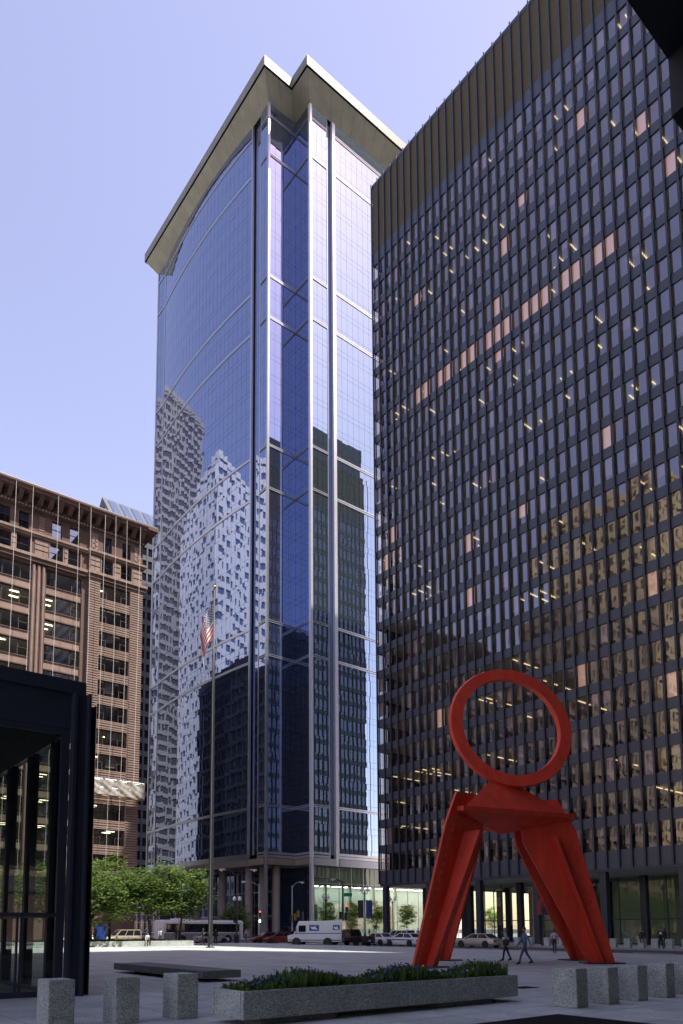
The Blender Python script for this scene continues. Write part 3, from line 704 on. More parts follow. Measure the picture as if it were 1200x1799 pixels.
# ================================================================ OTHER BUILDINGS
def grid_tower(name, label, x0, x1, y0, y1, h, fl, mod, sp, wallm, winm, cat='building', pierw=.5, proud=.25, z0=0, parts=True):
    t = thing(name, label, cat, ((x0 + x1) / 2, y0, 0))
    MB().box(x0, x1, y0, y1, z0, h).build('glazed_core', winm, t)
    b = MB(); k = 0; z = z0 + 4
    while z < h:
        e = proud
        b.box(x0 - e, x1 + e, y0 - e, y0, z, min(z + sp, h)); b.box(x1, x1 + e, y0, y1 + e, z, min(z + sp, h)); b.box(x0 - e, x0, y0, y1, z, min(z + sp, h)); z += fl
    b.build('spandrels', wallm, t)
    p = MB(); n1 = max(1, round((x1 - x0) / mod)); n2 = max(1, round((y1 - y0) / mod)); e = proud + .06
    for i in range(n1 + 1):
        x = x0 + (x1 - x0) * i / n1; p.box(x - pierw / 2, x + pierw / 2, y0 - e, y0, z0, h)
    for i in range(n2 + 1):
        y = y0 + (y1 - y0) * i / n2; p.box(x1, x1 + e, y - pierw / 2, y + pierw / 2, z0, h); p.box(x0 - e, x0, y - pierw / 2, y + pierw / 2, z0, h)
    p.build('piers', wallm, t)
    MB().box(x0 - .5, x1 + .5, y0 - .5, y1 + .5, h, h + 2.2).build('parapet', wallm, t)
    return t
# seen between the terracotta corner and the glass tower
B = grid_tower('office_block', 'dark grey office block with glazed gable roof behind the terracotta cornice', 77.3, 130, 190, 226, 117.0, 3.9, 1.9, 1.5, 'grey_slate', 'far_window') if mat('grey_slate', (.085, .095, .115), .6, var=.1, vscale=.2) else None
rfz = 119.2
rf = MB(); rf.prism([(77.0, rfz), (82.5, rfz), (82.5, rfz + .0001 + 7)], 1, 188.6, 189.0)
rf.v = []; rf.f = []; rf.m = []
yr, ye = 195.6, 188.9
rf.add([(76.6, ye, rfz), (130, ye, rfz), (130, yr, rfz + 8.4), (76.6, yr, rfz + 8.4), (76.6, 203, rfz), (130, 203, rfz)], [(0, 1, 2, 3), (3, 2, 5, 4), (0, 3, 4), (1, 5, 2), (0, 4, 5, 1)])
rf.build('gable_roof', 'grey_slate', B)
gl = MB()
for i in range(14):
    a = 78 + i * 3.6
    def rp_(x, t): return (x, ye + (yr - ye) * t - .12, rfz + 8.4 * t + .1)
    gl.quad(rp_(a, .12), rp_(a + 2.5, .12), rp_(a + 2.5, .9), rp_(a, .9))
gl.build('skylights', 'mirror_glass_pale', B)
# west side of the cross street and beyond: mirrored in the glass fronts
grid_tower('dark_block', 'dark bronze office block north of the terracotta building', 0, 44.0, 121, 179, 68, 3.7, 1.6, .9, 'black_steel', 'far_window', pierw=.2)
grid_tower('white_tower', 'white panelled tower mirrored in the bowed glass front', -40, 28, 185, 249, 152, 4.4, 3.6, 2.1, 'white_tower', 'far_window_blue', 'tower', pierw=1.5)
grid_tower('grey_tower', 'grey banded tower mirrored at the left edge of the bowed glass front', 0, 57, 252, 300, 212, 3.9, 4, 1.5, 'grey_tower', 'far_window_grey', 'tower', pierw=.7)
grid_tower('tan_tower', 'tall tan masonry tower mirrored in the black tower windows', -112, -60, 97, 135, 132, 3.7, 3.2, 1.5, 'tan_tower', 'far_window_tan', 'tower', pierw=1.3)
grid_tower('tan_block', 'lower tan masonry block mirrored in the black tower windows', -59, -22.5, 98, 120, 84, 3.7, 3.0, 1.5, 'tan_tower_dark', 'far_window_tan', pierw=.9)

# black tower overhead, whose edge cuts the top right corner
K = thing('overhead_tower', 'black steel tower overhead whose edge cuts the top right corner', 'tower', (0, 2.28, 0))
MB().box(-14, 61, -34, 2.28, 8.5, 9.6).box(5.37, 61, -34, 2.275, 7.99, 8.499).build('soffit', 'black_steel_dull', K)
MB().box(-12, 58, -32, -9, 0, 8.49).build('lobby_core', 'granite_dark', K)  # unseen block added to keep bright ground behind out of glass reflections
MB().box(-13.8, 60.8, -33.8, 1.9, 9.6, 111).build('glazed_core', 'far_window', K)  # unseen height and east end shaped so its shadow covers the plaza
sp = MB()
for k in range(28): sp.box(-14, 61, 1.9, 2.2, 9.6 + k * 3.633, 10.7 + k * 3.633); sp.box(60.8, 61, -34, 1.9, 9.6 + k * 3.633, 10.7 + k * 3.633)
sp.box(-14, 61, -34, 2.25, 111, 114); sp.build('spandrels', 'spandrel_steel', K)
mu = MB()
for i in range(55): mu.box(-14 + i * 1.37 - .07, -14 + i * 1.37 + .07, 2.2, 2.34, 9.6, 111)
mu.build('mullions', 'black_steel', K)
for x in (-8.6, 9.8, 18.3, 26.8, 35.3, 46.5): inst('column', cmesh, K, (x, -.9, 0), scale=(1, 1, 1.11 if x < 5 else 1.04))

# ================================================================ BLACK STEEL PAVILION (left foreground)
P = thing('glass_pavilion', 'low black steel and glass pavilion cutting in at the left edge', 'building', (7.2, 18.75, 0))
PX, PYS, PW = 6.62, 18.95, -34
MB().box(PW, 7.0, 18.9, 62, 7.03, 8.0).build('fascia', 'black_steel', P)
MB().box(PW, 7.08, 18.8, 62, 8.0, 8.36).build('roof_edge', 'black_steel', P)
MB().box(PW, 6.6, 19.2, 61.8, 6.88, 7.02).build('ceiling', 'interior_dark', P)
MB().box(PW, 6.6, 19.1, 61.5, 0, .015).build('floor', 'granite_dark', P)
MB().box(6.72, 6.8, 18.62, 18.9, 0, 8.0).box(6.8, 7.12, 18.7, 18.74, 0, 8.0).box(7.06, 7.12, 18.5, 18.9, 0, 7.98).build('corner_column', 'black_steel', P)
MB().box(7.12, 7.16, 18.9, 19.3, 0, 7.8).box(7.16, 7.38, 19.08, 19.12, 0, 7.8).box(7.38, 7.42, 18.9, 19.3, 0, 7.8).build('corner_column', 'black_steel', P)
MB().box(PW, 6.7, 18.92, 19.06, 0, .14).box(PW, 6.55, 18.94, 19.04, 2.03, 2.13).box(PW, 6.72, 18.92, 19.06, 6.86, 7.04).box(6.5, 6.72, 18.93, 19.05, .14, 6.86).build('south_frame', 'black_steel', P)
for x in (5.62, 5.52): MB().box(x, x + .05, 18.95, 19.03, .14, 2.03).build('door_stile', 'black_steel', P)
pg = MB().quad((0, 0, .14), (1, 0, .14), (1, 0, 2.03), (0, 0, 2.03)).mesh('glass_pane', 'dark_glass'); pg2 = MB().quad((0, 0, 2.13), (1, 0, 2.13), (1, 0, 6.88), (0, 0, 6.88)).mesh('glass_pane', 'dark_glass')
for (a, b) in ((5.67, 6.5), (2.6, 5.52), (-.4, 2.55), (-10, -.45)):
    inst('glass_pane', pg, P, (a - 7.2, 19.0 - 18.75, 0), scale=(b - a, 1, 1))
for (a, b) in ((2.6, 6.5), (-.4, 2.55), (-10, -.45)):
    inst('glass_pane', pg2, P, (a - 7.2, 19.0 - 18.75, 0), scale=(b - a, 1, 1))
em = MB().box(-.06, .06, -.1, .1, 0, 6.9).box(.06, .2, -.02, .02, 0, 7.0).box(.2, .24, -.1, .1, 0, 7.0).mesh('mullion', 'black_steel')
eg = MB().quad((0, 0, .1), (0, 2.02, .1), (0, 2.02, 6.88), (0, 0, 6.88)).mesh('glass_pane', 'dark_glass')
for i in range(20):
    y = 17.9 + 2.1 * i
    if i < 1: continue
    inst('mullion', em, P, (6.66 - 7.2, y - 18.75, 0))
    inst('glass_pane', eg, P, (6.66 - 7.2, y - 18.75 + .04, 0))
MB().box(6.6, 6.72, 19.1, 61, 2.03, 2.13).box(6.6, 6.72, 19.1, 61, 0, .12).build('east_transom', 'black_steel', P)
MB().box(PW, -14, 19.5, 61, 0, 6.9).build('rear_wall', 'interior_dark', P)

# ================================================================ RED SCULPTURE (plain stand-in of about the same size and colour)
SC = (30.6, 23.4)
Z = thing('steel_sculpture', 'large red painted steel sculpture on four tapered legs in the plaza', 'sculpture', (SC[0], SC[1], 0))
def leg(foot, topo, topi, zt, w0, w1, th):
    f = Vector((foot[0], foot[1], 0)); d = Vector((SC[0] - foot[0], SC[1] - foot[1], 0)).normalized(); s = Vector((-d.y, d.x, 0))
    a = [f - d * w0 * .5, f + d * w0 * .5]; sh = Vector((SC[0], SC[1], 0))
    o = Vector((*topo, zt - 1.6)); o2 = Vector((*topo, zt)) + d * .9; i_ = Vector((*topi, zt)); i2 = Vector((*topi, zt - 2.2)) - d * .2
    ring = [a[0], a[1], i2, i_, o2, o]
    m = MB(); vs = [p - s * th for p in ring] + [p + s * th for p in ring]; n = 6
    m.add(vs, [tuple(range(n))[::-1], tuple(range(n, 2 * n))] + [(i, (i + 1) % n, n + (i + 1) % n, n + i) for i in range(n)])
    lo = m.build('leg', 'red_steel', Z)
    r = MB(); c0 = f + d * .05; c1 = (o + i2) / 2
    r.hexa([c0 - d * .05 - s * .42, c0 + d * .05 - s * .42, c0 + d * .05 + s * .42, c0 - d * .05 + s * .42], [c1 - d * .06 - s * .95, c1 + d * .06 - s * .95, c1 + d * .06 + s * .95, c1 - d * .06 + s * .95])
    r.build('stiffener', 'red_steel', lo)
    b = MB(); b.hexa([f - d * .9 - s * .7, f + d * .9 - s * .7, f + d * .9 + s * .7, f - d * .9 + s * .7], [p + Vector((0, 0, .06)) for p in (f - d * .9 - s * .7, f + d * .9 - s * .7, f + d * .9 + s * .7, f - d * .9 + s * .7)])
    b.build('base_plate', 'black_steel', lo)
    sm = MB()
    for t in (.3, .58, .84):
        p, q = a[0].lerp(o, t), a[1].lerp(i2, t); e = Vector((0, 0, .035))
        for sg in (-1, 1):
            k0, k1 = s * sg * (th - .01), s * sg * (th + .012); sm.hexa([p + k0 - e, q + k0 - e, q + k1 - e, p + k1 - e], [p + k0 + e, q + k0 + e, q + k1 + e, p + k1 + e])
    sm.build('plate_seams', 'red_steel', lo, kind='stuff')
    bl = MB()
    for k in range(16):
        t = (k + .5) / 16; p = a[1].lerp(i2, t) * .18 + a[0].lerp(o, t) * .82
        for sg in (-1, 1): q = p + s * sg * (th + .015); bl.box(q.x - .045, q.x + .045, q.y - .045, q.y + .045, q.z - .045, q.z + .045)
    bl.build('bolts', 'red_steel', lo, kind='stuff')
leg((24.5, 22.9), (26.2, 23.0), (29.4, 23.3), 8.3, 1.7, 3, .06)
leg((34.4, 20.2), (33.7, 20.9), (31.4, 22.7), 8.3, 1.3, 3, .06)
leg((37.0, 23.1), (35.6, 23.2), (31.9, 23.4), 8.3, 1.2, 3, .06)
leg((30.9, 27.6), (30.8, 26.3), (30.6, 24.3), 8.3, 1.2, 3, .06)
cr = MB(); tops = [(26.9, 22.6, 7.3), (33.4, 20.9, 7.3), (35.2, 23.6, 7.3), (30.7, 26.0, 7.3)]; ap = (30.5, 23.2, 9.7); bt = (30.5, 23.2, 6.5)
cr.add(tops + [ap, bt], [(i, (i + 1) % 4, 4) for i in range(4)] + [((i + 1) % 4, i, 5) for i in range(4)]); cr.build('crown', 'red_steel', Z)
for i in range(4):
    a, b = Vector(tops[i]), Vector(tops[(i + 1) % 4]); n_ = (b - a).cross(Vector((0, 0, 1))).normalized() * .18
    MB().hexa([a - n_, b - n_, b + n_, a + n_], [a - n_ + Vector((0, 0, .22)), b - n_ + Vector((0, 0, .22)), b + n_ + Vector((0, 0, .22)), a + n_ + Vector((0, 0, .22))]).build('edge_flange', 'red_steel', Z)
rg = MB(); NS = 56; u = Vector((.86, -.51, 0)).normalized(); w_ = Vector((.51, .86, 0)); c = Vector((31.4, 23.0, 12.2)); up_ = (Vector((0, 0, 1)) + w_ * .22).normalized()
for i in range(NS):
    t = 2 * math.pi * i / NS; d = u * math.cos(t) * 2.95 + up_ * math.sin(t) * 3.1; dn = d.normalized()
    for (a, b) in ((-.32, -.2), (.28, -.2), (.34, .0), (.28, .2), (-.32, .2)):
        p = c + d + dn * a + w_ * b; rg.v.append(tuple(p))
for i in range(NS):
    for j in range(5):
        rg.f.append((i * 5 + j, ((i + 1) % NS) * 5 + j, ((i + 1) % NS) * 5 + (j + 1) % 5, i * 5 + (j + 1) % 5)); rg.m.append(0)
rg.build('ring', 'red_steel', Z)

# ================================================================ PLAZA FURNITURE
bol = MB()
def bevel_box(x0, x1, y0, y1, z0, z1, b=.012):
    bm_ = bmesh.new(); bmesh.ops.create_cube(bm_, size=1)
    for v in bm_.verts: v.co = Vector(((x0 + x1) / 2 + v.co.x * (x1 - x0), (y0 + y1) / 2 + v.co.y * (y1 - y0), (z0 + z1) / 2 + v.co.z * (z1 - z0)))
    bmesh.ops.bevel(bm_, geom=list(bm_.edges), offset=b, segments=2, affect='EDGES'); return bm_
def bmobj(bm_, name, m, parent=None, loc=(0, 0, 0)):
    me = bpy.data.meshes.new(name); bm_.to_mesh(me); bm_.free(); me.materials.append(MATS[m])
    o = bpy.data.objects.new(name, me); COL.objects.link(o); o.location = loc
    if parent: o.parent = parent
    return o
bb = bevel_box(0, .46, 0, .6, 0, .84); bme = bpy.data.meshes.new('bollard'); bb.to_mesh(bme); bb.free(); bme.materials.append(MATS['granite'])
def bollard(x, y, label, group=None):
    o = bpy.data.objects.new('bollard', bme); COL.objects.link(o); o.location = (x, y, 0); o.rotation_euler = (0, 0, rnd.gauss(0, .012)); o.scale = (1, 1, rnd.uniform(.985, 1.015)); tag(o, label, 'bollard', group)
for x, lb in ((4.28, 'grey granite block bollard nearest the black pavilion corner'), (5.5, 'grey granite block bollard, middle of the three at left'), (6.74, 'grey granite block bollard just left of the flower planter')):
    bollard(x, 12.68, lb, 'granite bollards across the near plaza')
for i, x in enumerate((14.62, 15.9, 17.2, 18.58, 19.9)):
    bollard(x, 9.2, ('first grey granite bollard right of the flower planter', 'second granite bollard right of the flower planter', 'third granite bollard right of the flower planter', 'fourth granite bollard right of the flower planter', 'granite bollard cut by the right edge of the picture')[i], 'granite bollards across the near plaza')
fy = [30.3, 31.72, 32.98, 34.22, 35.56, 36.94, 38.3, 39.7, 41.1, 42.57, 44.06, 46.08, 47.68, 49.2, 60.5, 62.0]
for i, y in enumerate(fy): bollard(65.4, y, '%s far granite bollard from the right edge along the black tower' % ORD[i], 'far row of bollards by the street')
# planter of flowers
PL = thing('flower_planter', 'long grey granite planter of blue flowers in the foreground', 'planter', (11, 11.5, 0))
for (x0, x1) in ((7.12, 11.22), (11.235, 14.95)):
    y0, y1, t = 10.95, 12.05, .1
    bm_ = bevel_box(x0, x1, y0, y0 + t, .12, .62); bmobj(bm_, 'side_slab', 'granite', PL, (-11, -11.5, 0))
    bm_ = bevel_box(x0, x1, y1 - t, y1, .12, .62); bmobj(bm_, 'side_slab', 'granite', PL, (-11, -11.5, 0))
    for xe in ((x0 + .002,) if x0 < 9 else (x1 - t - .002,)):
        bm_ = bevel_box(xe, xe + t, y0 + t + .002, y1 - t - .002, .12, .618); bmobj(bm_, 'end_slab', 'granite', PL, (-11, -11.5, 0))
    MB().box(x0 + .08, x1 - .06, y0 + .08, y1 - .08, .14, .55).build('soil_bed', 'soil', PL)
for (x0, x1) in ((7.6, 9.4), (12.4, 14.2)): MB().box(x0, x1, 11.12, 11.9, 0, .12).build('plinth', 'granite_dark', PL)
fl = MB()
for i in range(5200):
    x = rnd.uniform(7.3, 14.75); y = rnd.uniform(11.1, 11.92); h = rnd.uniform(.10, .33) * (.8 + .35 * math.sin(x * 2.3)); a = rnd.uniform(0, 6.28); lean = rnd.uniform(.0, .13)
    dx, dy = math.cos(a), math.sin(a); w = rnd.uniform(.018, .045); z0 = .52; tx, ty = x + dx * lean, y + dy * lean; zt = z0 + .08 + h
    mx_, my_, mz = (x + tx) / 2, (y + ty) / 2, z0 + (zt - z0) * .62
    fl.add([(x - dy * w * .4, y + dx * w * .4, z0), (x + dy * w * .4, y - dx * w * .4, z0), (mx_ + dy * w, my_ - dx * w, mz), (tx, ty, zt), (mx_ - dy * w, my_ + dx * w, mz)], [(0, 1, 2, 3, 4)], 0)
    if rnd.random() < .10:
        c = 1 if rnd.random() < .82 else (2 if rnd.random() < .7 else 3); s = rnd.uniform(.012, .024); p = Vector((tx, ty, zt + .01))
        for q in range(3):
            b = rnd.uniform(0, 6.28); e1 = Vector((math.cos(b), math.sin(b), rnd.uniform(-.4, .8))) * s; e2 = Vector((-math.sin(b), math.cos(b), rnd.uniform(.2, .9))) * s
            fl.add([p - e1 - e2, p + e1 - e2, p + e1 + e2, p - e1 + e2], [(0, 1, 2, 3)], c)
o = fl.build('flowers', ['leaf_flower', 'petal_blue', 'petal_pale', 'petal_yellow'], PL, kind='stuff')
# slab bench
BN = thing('slab_bench', 'long low dark granite slab bench beyond the left bollards', 'bench', (12.7, 25, 0))
bmobj(bevel_box(12.0, 13.45, 20.85, 28.0, .11, .36, .015), 'seat', 'granite_dark', BN, (-12.7, -25, 0))
for y in (22.2, 26.0): MB().box(12.4, 13.1, y, y + .9, 0, .11).build('plinth', 'granite_black', BN)
# dark grating in the paving
GR = thing('floor_grating', 'flat black metal grating in the paving at the bottom edge', 'grating', (10, 7, 0))
MB().box(5.5, 13.25, 4.2, 8.78, .001, .016).build('frame', 'granite_black', GR)
gb = MB()
for i in range(150): gb.box(5.6 + i * .05, 5.625 + i * .05, 4.3, 8.68, .016, .026)
gb.build('bars', 'granite_black', GR, kind='stuff')
tag(MB().box(18.1, 18.9, 13.1, 13.32, .0, .012).box(18.1, 18.9, 13.4, 13.6, 0, .012).build('drain_cover', 'granite_black', loc=(18.5, 13.3, 0)), 'small dark drain cover in the paving behind the right bollards', 'drain')
# low granite wall of the tree bed
TW = thing('tree_bed', 'low grey granite wall of the raised tree bed at left', 'planter', (29, 70, 0))
MB().box(8, 37.5, 67.2, 67.6, 0, .52).box(8, 37.5, 74.6, 75, 0, .52).box(37.1, 37.5, 67.6, 74.6, 0, .52).build('wall', 'granite', TW)
MB().box(8, 37.1, 67.6, 74.6, 0, .42).build('soil_bed', 'soil', TW)
gc = MB()
for i in range(2600):
    x, y = rnd.uniform(18, 37), rnd.uniform(67.7, 74.5); h = rnd.uniform(.1, .3); a = rnd.uniform(0, 6.28); w = .08
    gc.add([(x, y, .4), (x + math.cos(a) * w, y + math.sin(a) * w, .4 + h), (x - math.sin(a) * w, y + math.cos(a) * w, .4 + h * .8)], [(0, 1, 2)])
gc.build('ground_cover', 'leaf_locust', TW, kind='stuff')

# ================================================================ FLAGPOLE AND FLAG
mat('pole_dark', (.018, .019, .026), .5)
mat('gold', (.6, .45, .15), .3, metal=.9)
FP = thing('flagpole', 'tall dark flagpole standing on the sunlit edge of the plaza', 'flagpole', (34.6, 58.9, 0))
MB().lathe([(.42, 0), (.42, .06), (.24, .1), (.22, .4), (.2, 10), (.15, 24), (.07, 34.5)], (34.6, 58.9, 0), 14).build('pole', 'pole_dark', FP, True)
MB().lathe([(.01, 34.5), (.12, 34.56), (.17, 34.7), (.12, 34.84), (.01, 34.9)], (34.6, 58.9, 0), 12).build('finial', 'gold', FP, True)
MB().tube([(34.45, 58.75, 1.2), (34.5, 58.8, 34.3)], .012, 4).build('halyard', 'rope', FP)
def flagmat():
    m = bpy.data.materials.new('flag_cloth'); m.use_nodes = True; MATS['flag_cloth'] = m; nt = m.node_tree; N = nt.nodes; L = nt.links; b = N['Principled BSDF']; b.inputs['Roughness'].default_value = .8
    uv = N.new('ShaderNodeUVMap'); sp = N.new('ShaderNodeSeparateXYZ'); L.new(uv.outputs[0], sp.inputs[0])
    def M(op, a, b_=None):
        n = N.new('ShaderNodeMath'); n.operation = op
        for i, q in enumerate((a, b_)):
            if q is None: continue
            if isinstance(q, (int, float)): n.inputs[i].default_value = q
            else: L.new(q, n.inputs[i])
        return n.outputs[0]
    st = M('LESS_THAN', M('FRACT', M('MULTIPLY', sp.outputs[1], 6.5)), .5)
    c1 = N.new('ShaderNodeMix'); c1.data_type = 'RGBA'; c1.inputs[6].default_value = (.75, .74, .72, 1); c1.inputs[7].default_value = (.42, .02, .035, 1); L.new(st, c1.inputs[0])
    can = M('MULTIPLY', M('LESS_THAN', sp.outputs[0], .4), M('LESS_THAN', sp.outputs[1], .5385))
    c2 = N.new('ShaderNodeMix'); c2.data_type = 'RGBA'; c2.inputs[7].default_value = (.02, .03, .13, 1); L.new(can, c2.inputs[0]); L.new(c1.outputs[2], c2.inputs[6])
    fu = M('SUBTRACT', M('FRACT', M('MULTIPLY', sp.outputs[0], 15)), .5); fv = M('SUBTRACT', M('FRACT', M('MULTIPLY', sp.outputs[1], 13)), .5)
    star = M('MULTIPLY', can, M('LESS_THAN', M('ADD', M('MULTIPLY', fu, fu), M('MULTIPLY', fv, fv)), .085))
    c3 = N.new('ShaderNodeMix'); c3.data_type = 'RGBA'; c3.inputs[7].default_value = (.75, .75, .75, 1); L.new(star, c3.inputs[0]); L.new(c2.outputs[2], c3.inputs[6]); L.new(c3.outputs[2], b.inputs['Base Color'])
flagmat()
NU, NV = 40, 26; vs = []; fs = []; uvs = []
hd = Vector((-.80, .60, 0)).normalized(); sd_ = Vector((.6, .8, 0))
for i in range(NU + 1):
    for j in range(NV + 1):
        u, v = i / NU, j / NV
        out = 1.15 * math.sin(math.pi * .62 * u) * (1 - .25 * v) + .10 * math.sin(u * 9 + v * 2.4) * u
        fold = .24 * math.sin(u * 10 + v * 1.7) * min(1, u * 4) + .06 * math.sin(u * 29 + v * 5) * u
        z = 33.0 - 3.3 * v - 3.6 * u ** 1.1 + .12 * math.sin(u * 9 + v * 4) * u
        p = Vector((34.55, 58.85, 0)) + hd * (out + .1) + sd_ * fold; vs.append((p.x - 34.6, p.y - 58.9, z - 26)); uvs.append((u, v))
for i in range(NU):
    for j in range(NV): a = i * (NV + 1) + j; fs.append((a, a + NV + 1, a + NV + 2, a + 1))
me = bpy.data.meshes.new('flag'); me.from_pydata(vs, [], fs); uvl = me.uv_layers.new(name='UVMap')
for lp_ in me.loops: uvl.data[lp_.index].uv = uvs[lp_.vertex_index]
me.polygons.foreach_set('use_smooth', [True] * len(me.polygons)); me.materials.append(MATS['flag_cloth'])
o = bpy.data.objects.new('flag', me); COL.objects.link(o); o.location = (34.6, 58.9, 26); tag(o, 'limp stars and stripes flag hanging near the top of the dark pole', 'flag')

# ================================================================ TREES
def tree(name, label, x, y, h, rx, rz, zc, n, ls, lm_, group, base=.0, seed=1, nl=9, stem=.16):
    r = random.Random(seed); t = thing(name, label, 'tree', (x, y, base), group)
    b = MB(); fork = base + (zc - base) * .5; lean = (r.uniform(-.2, .2), r.uniform(-.2, .2))
    b.tube([(x, y, base - .1), (x + lean[0] * .4, y + lean[1] * .4, base + (fork - base) * .5), (x + lean[0], y + lean[1], fork)], [stem, stem * .8, stem * .66], 8)
    tips = []
    for i in range(nl):
        a = 2 * math.pi * (i + r.uniform(-.3, .3)) / nl; e = r.uniform(.45, 1.0); el = r.uniform(.0, .85)
        tip = Vector((x + math.cos(a) * rx * e * .75, y + math.sin(a) * rx * e * .75, zc + rz * (el - .25) * .9)); s = Vector((x + lean[0], y + lean[1], fork + r.uniform(-.2, .3)))
        mid = s.lerp(tip, .5) + Vector((r.uniform(-.25, .25), r.uniform(-.25, .25), r.uniform(.1, .5)))
        b.tube([s, mid, tip], [stem * .45, stem * .26, stem * .07], 6)
        for q in range(3):
            st = mid.lerp(tip, r.random()); tp_ = st + Vector((r.gauss(0, rx * .22), r.gauss(0, rx * .22), r.gauss(.25, rz * .25))); b.tube([st, tp_], [stem * .14, stem * .04], 4); tips.append(tp_)
        tips.append(tip)
    b.build('trunk', 'bark', t, True)
    m = MB(); nc = int(n / 60); cs = []
    for i in range(nc):
        while True:
            p = Vector((r.uniform(-1, 1), r.uniform(-1, 1), r.uniform(-1, 1)))
            if .25 < p.length < 1: break
        p *= p.length ** -.25
        k = 1 + .3 * noise.noise(p * 2.2 + Vector((seed * 7.1, 0, 0)))
        cs.append(Vector((x + p.x * rx * k, y + p.y * rx * k, zc + p.z * rz * k)))
    cs += tips
    for c in cs:
        sp_ = r.uniform(.32, .75) * min(1, rx / 2.2)
        if noise.noise(c * .55 + Vector((seed, 3, 1))) < -.28: continue
        for q in range(int(60 * r.uniform(.5, 1.3))):
            p = c + Vector((r.gauss(0, sp_), r.gauss(0, sp_), r.gauss(0, sp_ * .42)))
            a = r.uniform(0, 6.28); l = ls * r.uniform(.45, 1.55); d = Vector((math.cos(a), math.sin(a), r.uniform(-.7, .25))).normalized(); s = d.cross(Vector((r.uniform(-.5, .5), r.uniform(-.5, .5), 1))).normalized() * l * .42
            m.add([p, p + d * l * .5 + s, p + d * l, p + d * l * .5 - s], [(0, 1, 2, 3)])
    m.build('crown', lm_, t)
gl_ = 'leafy trees over the raised bed'
tree('plaza_tree', 'green leafy tree partly hidden by the black pavilion column', 22.6, 69.0, 7.5, 3.8, 2.6, 5.3, 8500, .26, 'leaf_locust', gl_, .4, 11)
tree('plaza_tree', 'green leafy tree with low drooping boughs next to the pavilion', 27.0, 68.6, 8, 4.0, 2.9, 4.7, 11000, .26, 'leaf_locust', gl_, .4, 12)
tree('plaza_tree', 'tall green leafy tree behind, below the terracotta window', 30.6, 72.6, 9, 4.0, 2.9, 6.1, 9000, .26, 'leaf_locust', gl_, .4, 13)
tree('plaza_tree', 'green leafy tree over the people sitting on the bed wall', 33.6, 69.4, 8.5, 3.3, 2.7, 5.6, 8500, .26, 'leaf_locust', gl_, .4, 14)
tree('plaza_tree', 'green leafy tree at the right end, just left of the flagpole', 37.6, 70.6, 8, 3.5, 2.6, 5.5, 9500, .26, 'leaf_locust', gl_, .4, 15)
tree('plaza_tree', 'green leafy tree seen through the pavilion glass', 16.8, 69.5, 7.5, 3.6, 2.6, 5.2, 7000, .26, 'leaf_locust', gl_, .4, 17)
tree('shade_tree', 'dim green tree beyond the bus in front of the stone piers', 62.5, 98.5, 5, 2.6, 2.2, 3.6, 3500, .3, 'leaf_locust', 'young street trees by the glass lobby', 0, 21, stem=.1)
for i, (x, y, rx, lb) in enumerate(((78.0, 94.4, .95, 'slim bright green street tree beside the street corner signals'), (89.0, 94.4, 1.05, 'slim bright green street tree right of the blue banner lamp'), (96.6, 94.4, 1.15, 'slim bright green street tree right of the corner column of the black tower'), (121, 94.4, 1.3, 'slim bright green street tree seen through the black tower lobby'), (83.4, 94.4, 1.0, 'slim bright green street tree left of the blue banner lamp'))):
    tree('street_tree', lb, x, y, 6.5, rx * 1.35, 2.3, 4.1, 4200, .22, 'leaf_young', 'young street trees by the glass lobby', 0, 31 + i, 7, .06)

# ================================================================ STREET LAMPS AND SIGNALS
mat('iron_black', (.02, .02, .022), .5); mat('pole_grey', (.30, .31, .30), .5, metal=.5); mat('globe', (.85, .85, .82), .3)
mat('signal_yellow', (.55, .36, .03), .5); mat('lamp_red', (.6, .02, .02), .3, emit=(1, .04, .03, 2.5)); mat('lens_dark', (.03, .02, .02), .3); mat('lamp_white', (.8, .8, .8), .3, emit=(1, .95, .9, 1.5))
mat('sign_green', (.0, .16, .08), .5); mat('banner_red', (.32, .05, .05), .8, var=.5, vscale=1.6); mat('banner_blue', (.03, .04, .16), .8, var=.4, vscale=1.6); mat('banner_purple', (.10, .03, .12), .8, var=.3, vscale=2); mat('sign_white', (.8, .8, .8), .6)
def twin(x, y, label, h=7.0, rot=0):
    t = thing('twin_globe_lamp', label, 'street lamp', (0, 0, 0), 'twin globe street lamps')
    MB().lathe([(.32, 0), (.32, .25), (.22, .5), (.17, 1.0), (.11, 1.2), (.09, h - 1.1), (.12, h - .95), (.05, h - .4)], seg=12).build('pole', 'iron_black', t, True)
    MB().tube([(-.42, 0, h - .62), (-.36, 0, h - .85), (0, 0, h - .98), (.36, 0, h - .85), (.42, 0, h - .62)], .055, 8).build('cross_arm', 'iron_black', t, True)
    for s in (-1, 1):
        gl = MB().lathe([(.05, 0), (.15, .05), (.24, .22), (.25, .36), (.19, .52), (.08, .62)], (s * .42, 0, h - .6), 12).build('globe', 'globe', t, True)
        MB().lathe([(.1, 0), (.13, .03), (.06, .1), (.015, .22)], (s * .42, 0, h + .02), 8).build('finial', 'iron_black', gl, True)
    t.location = (x, y, 0); t.rotation_euler = (0, 0, rot); return t
RV = -R(37)
twin(76.9, 93.6, 'twin globe lamp left of the street corner signals, before the lobby', 7.3, RV)
t_ = twin(70.6, 77.2, 'twin globe lamp carrying a blue and a grey banner at the corner', 7.6, RV)
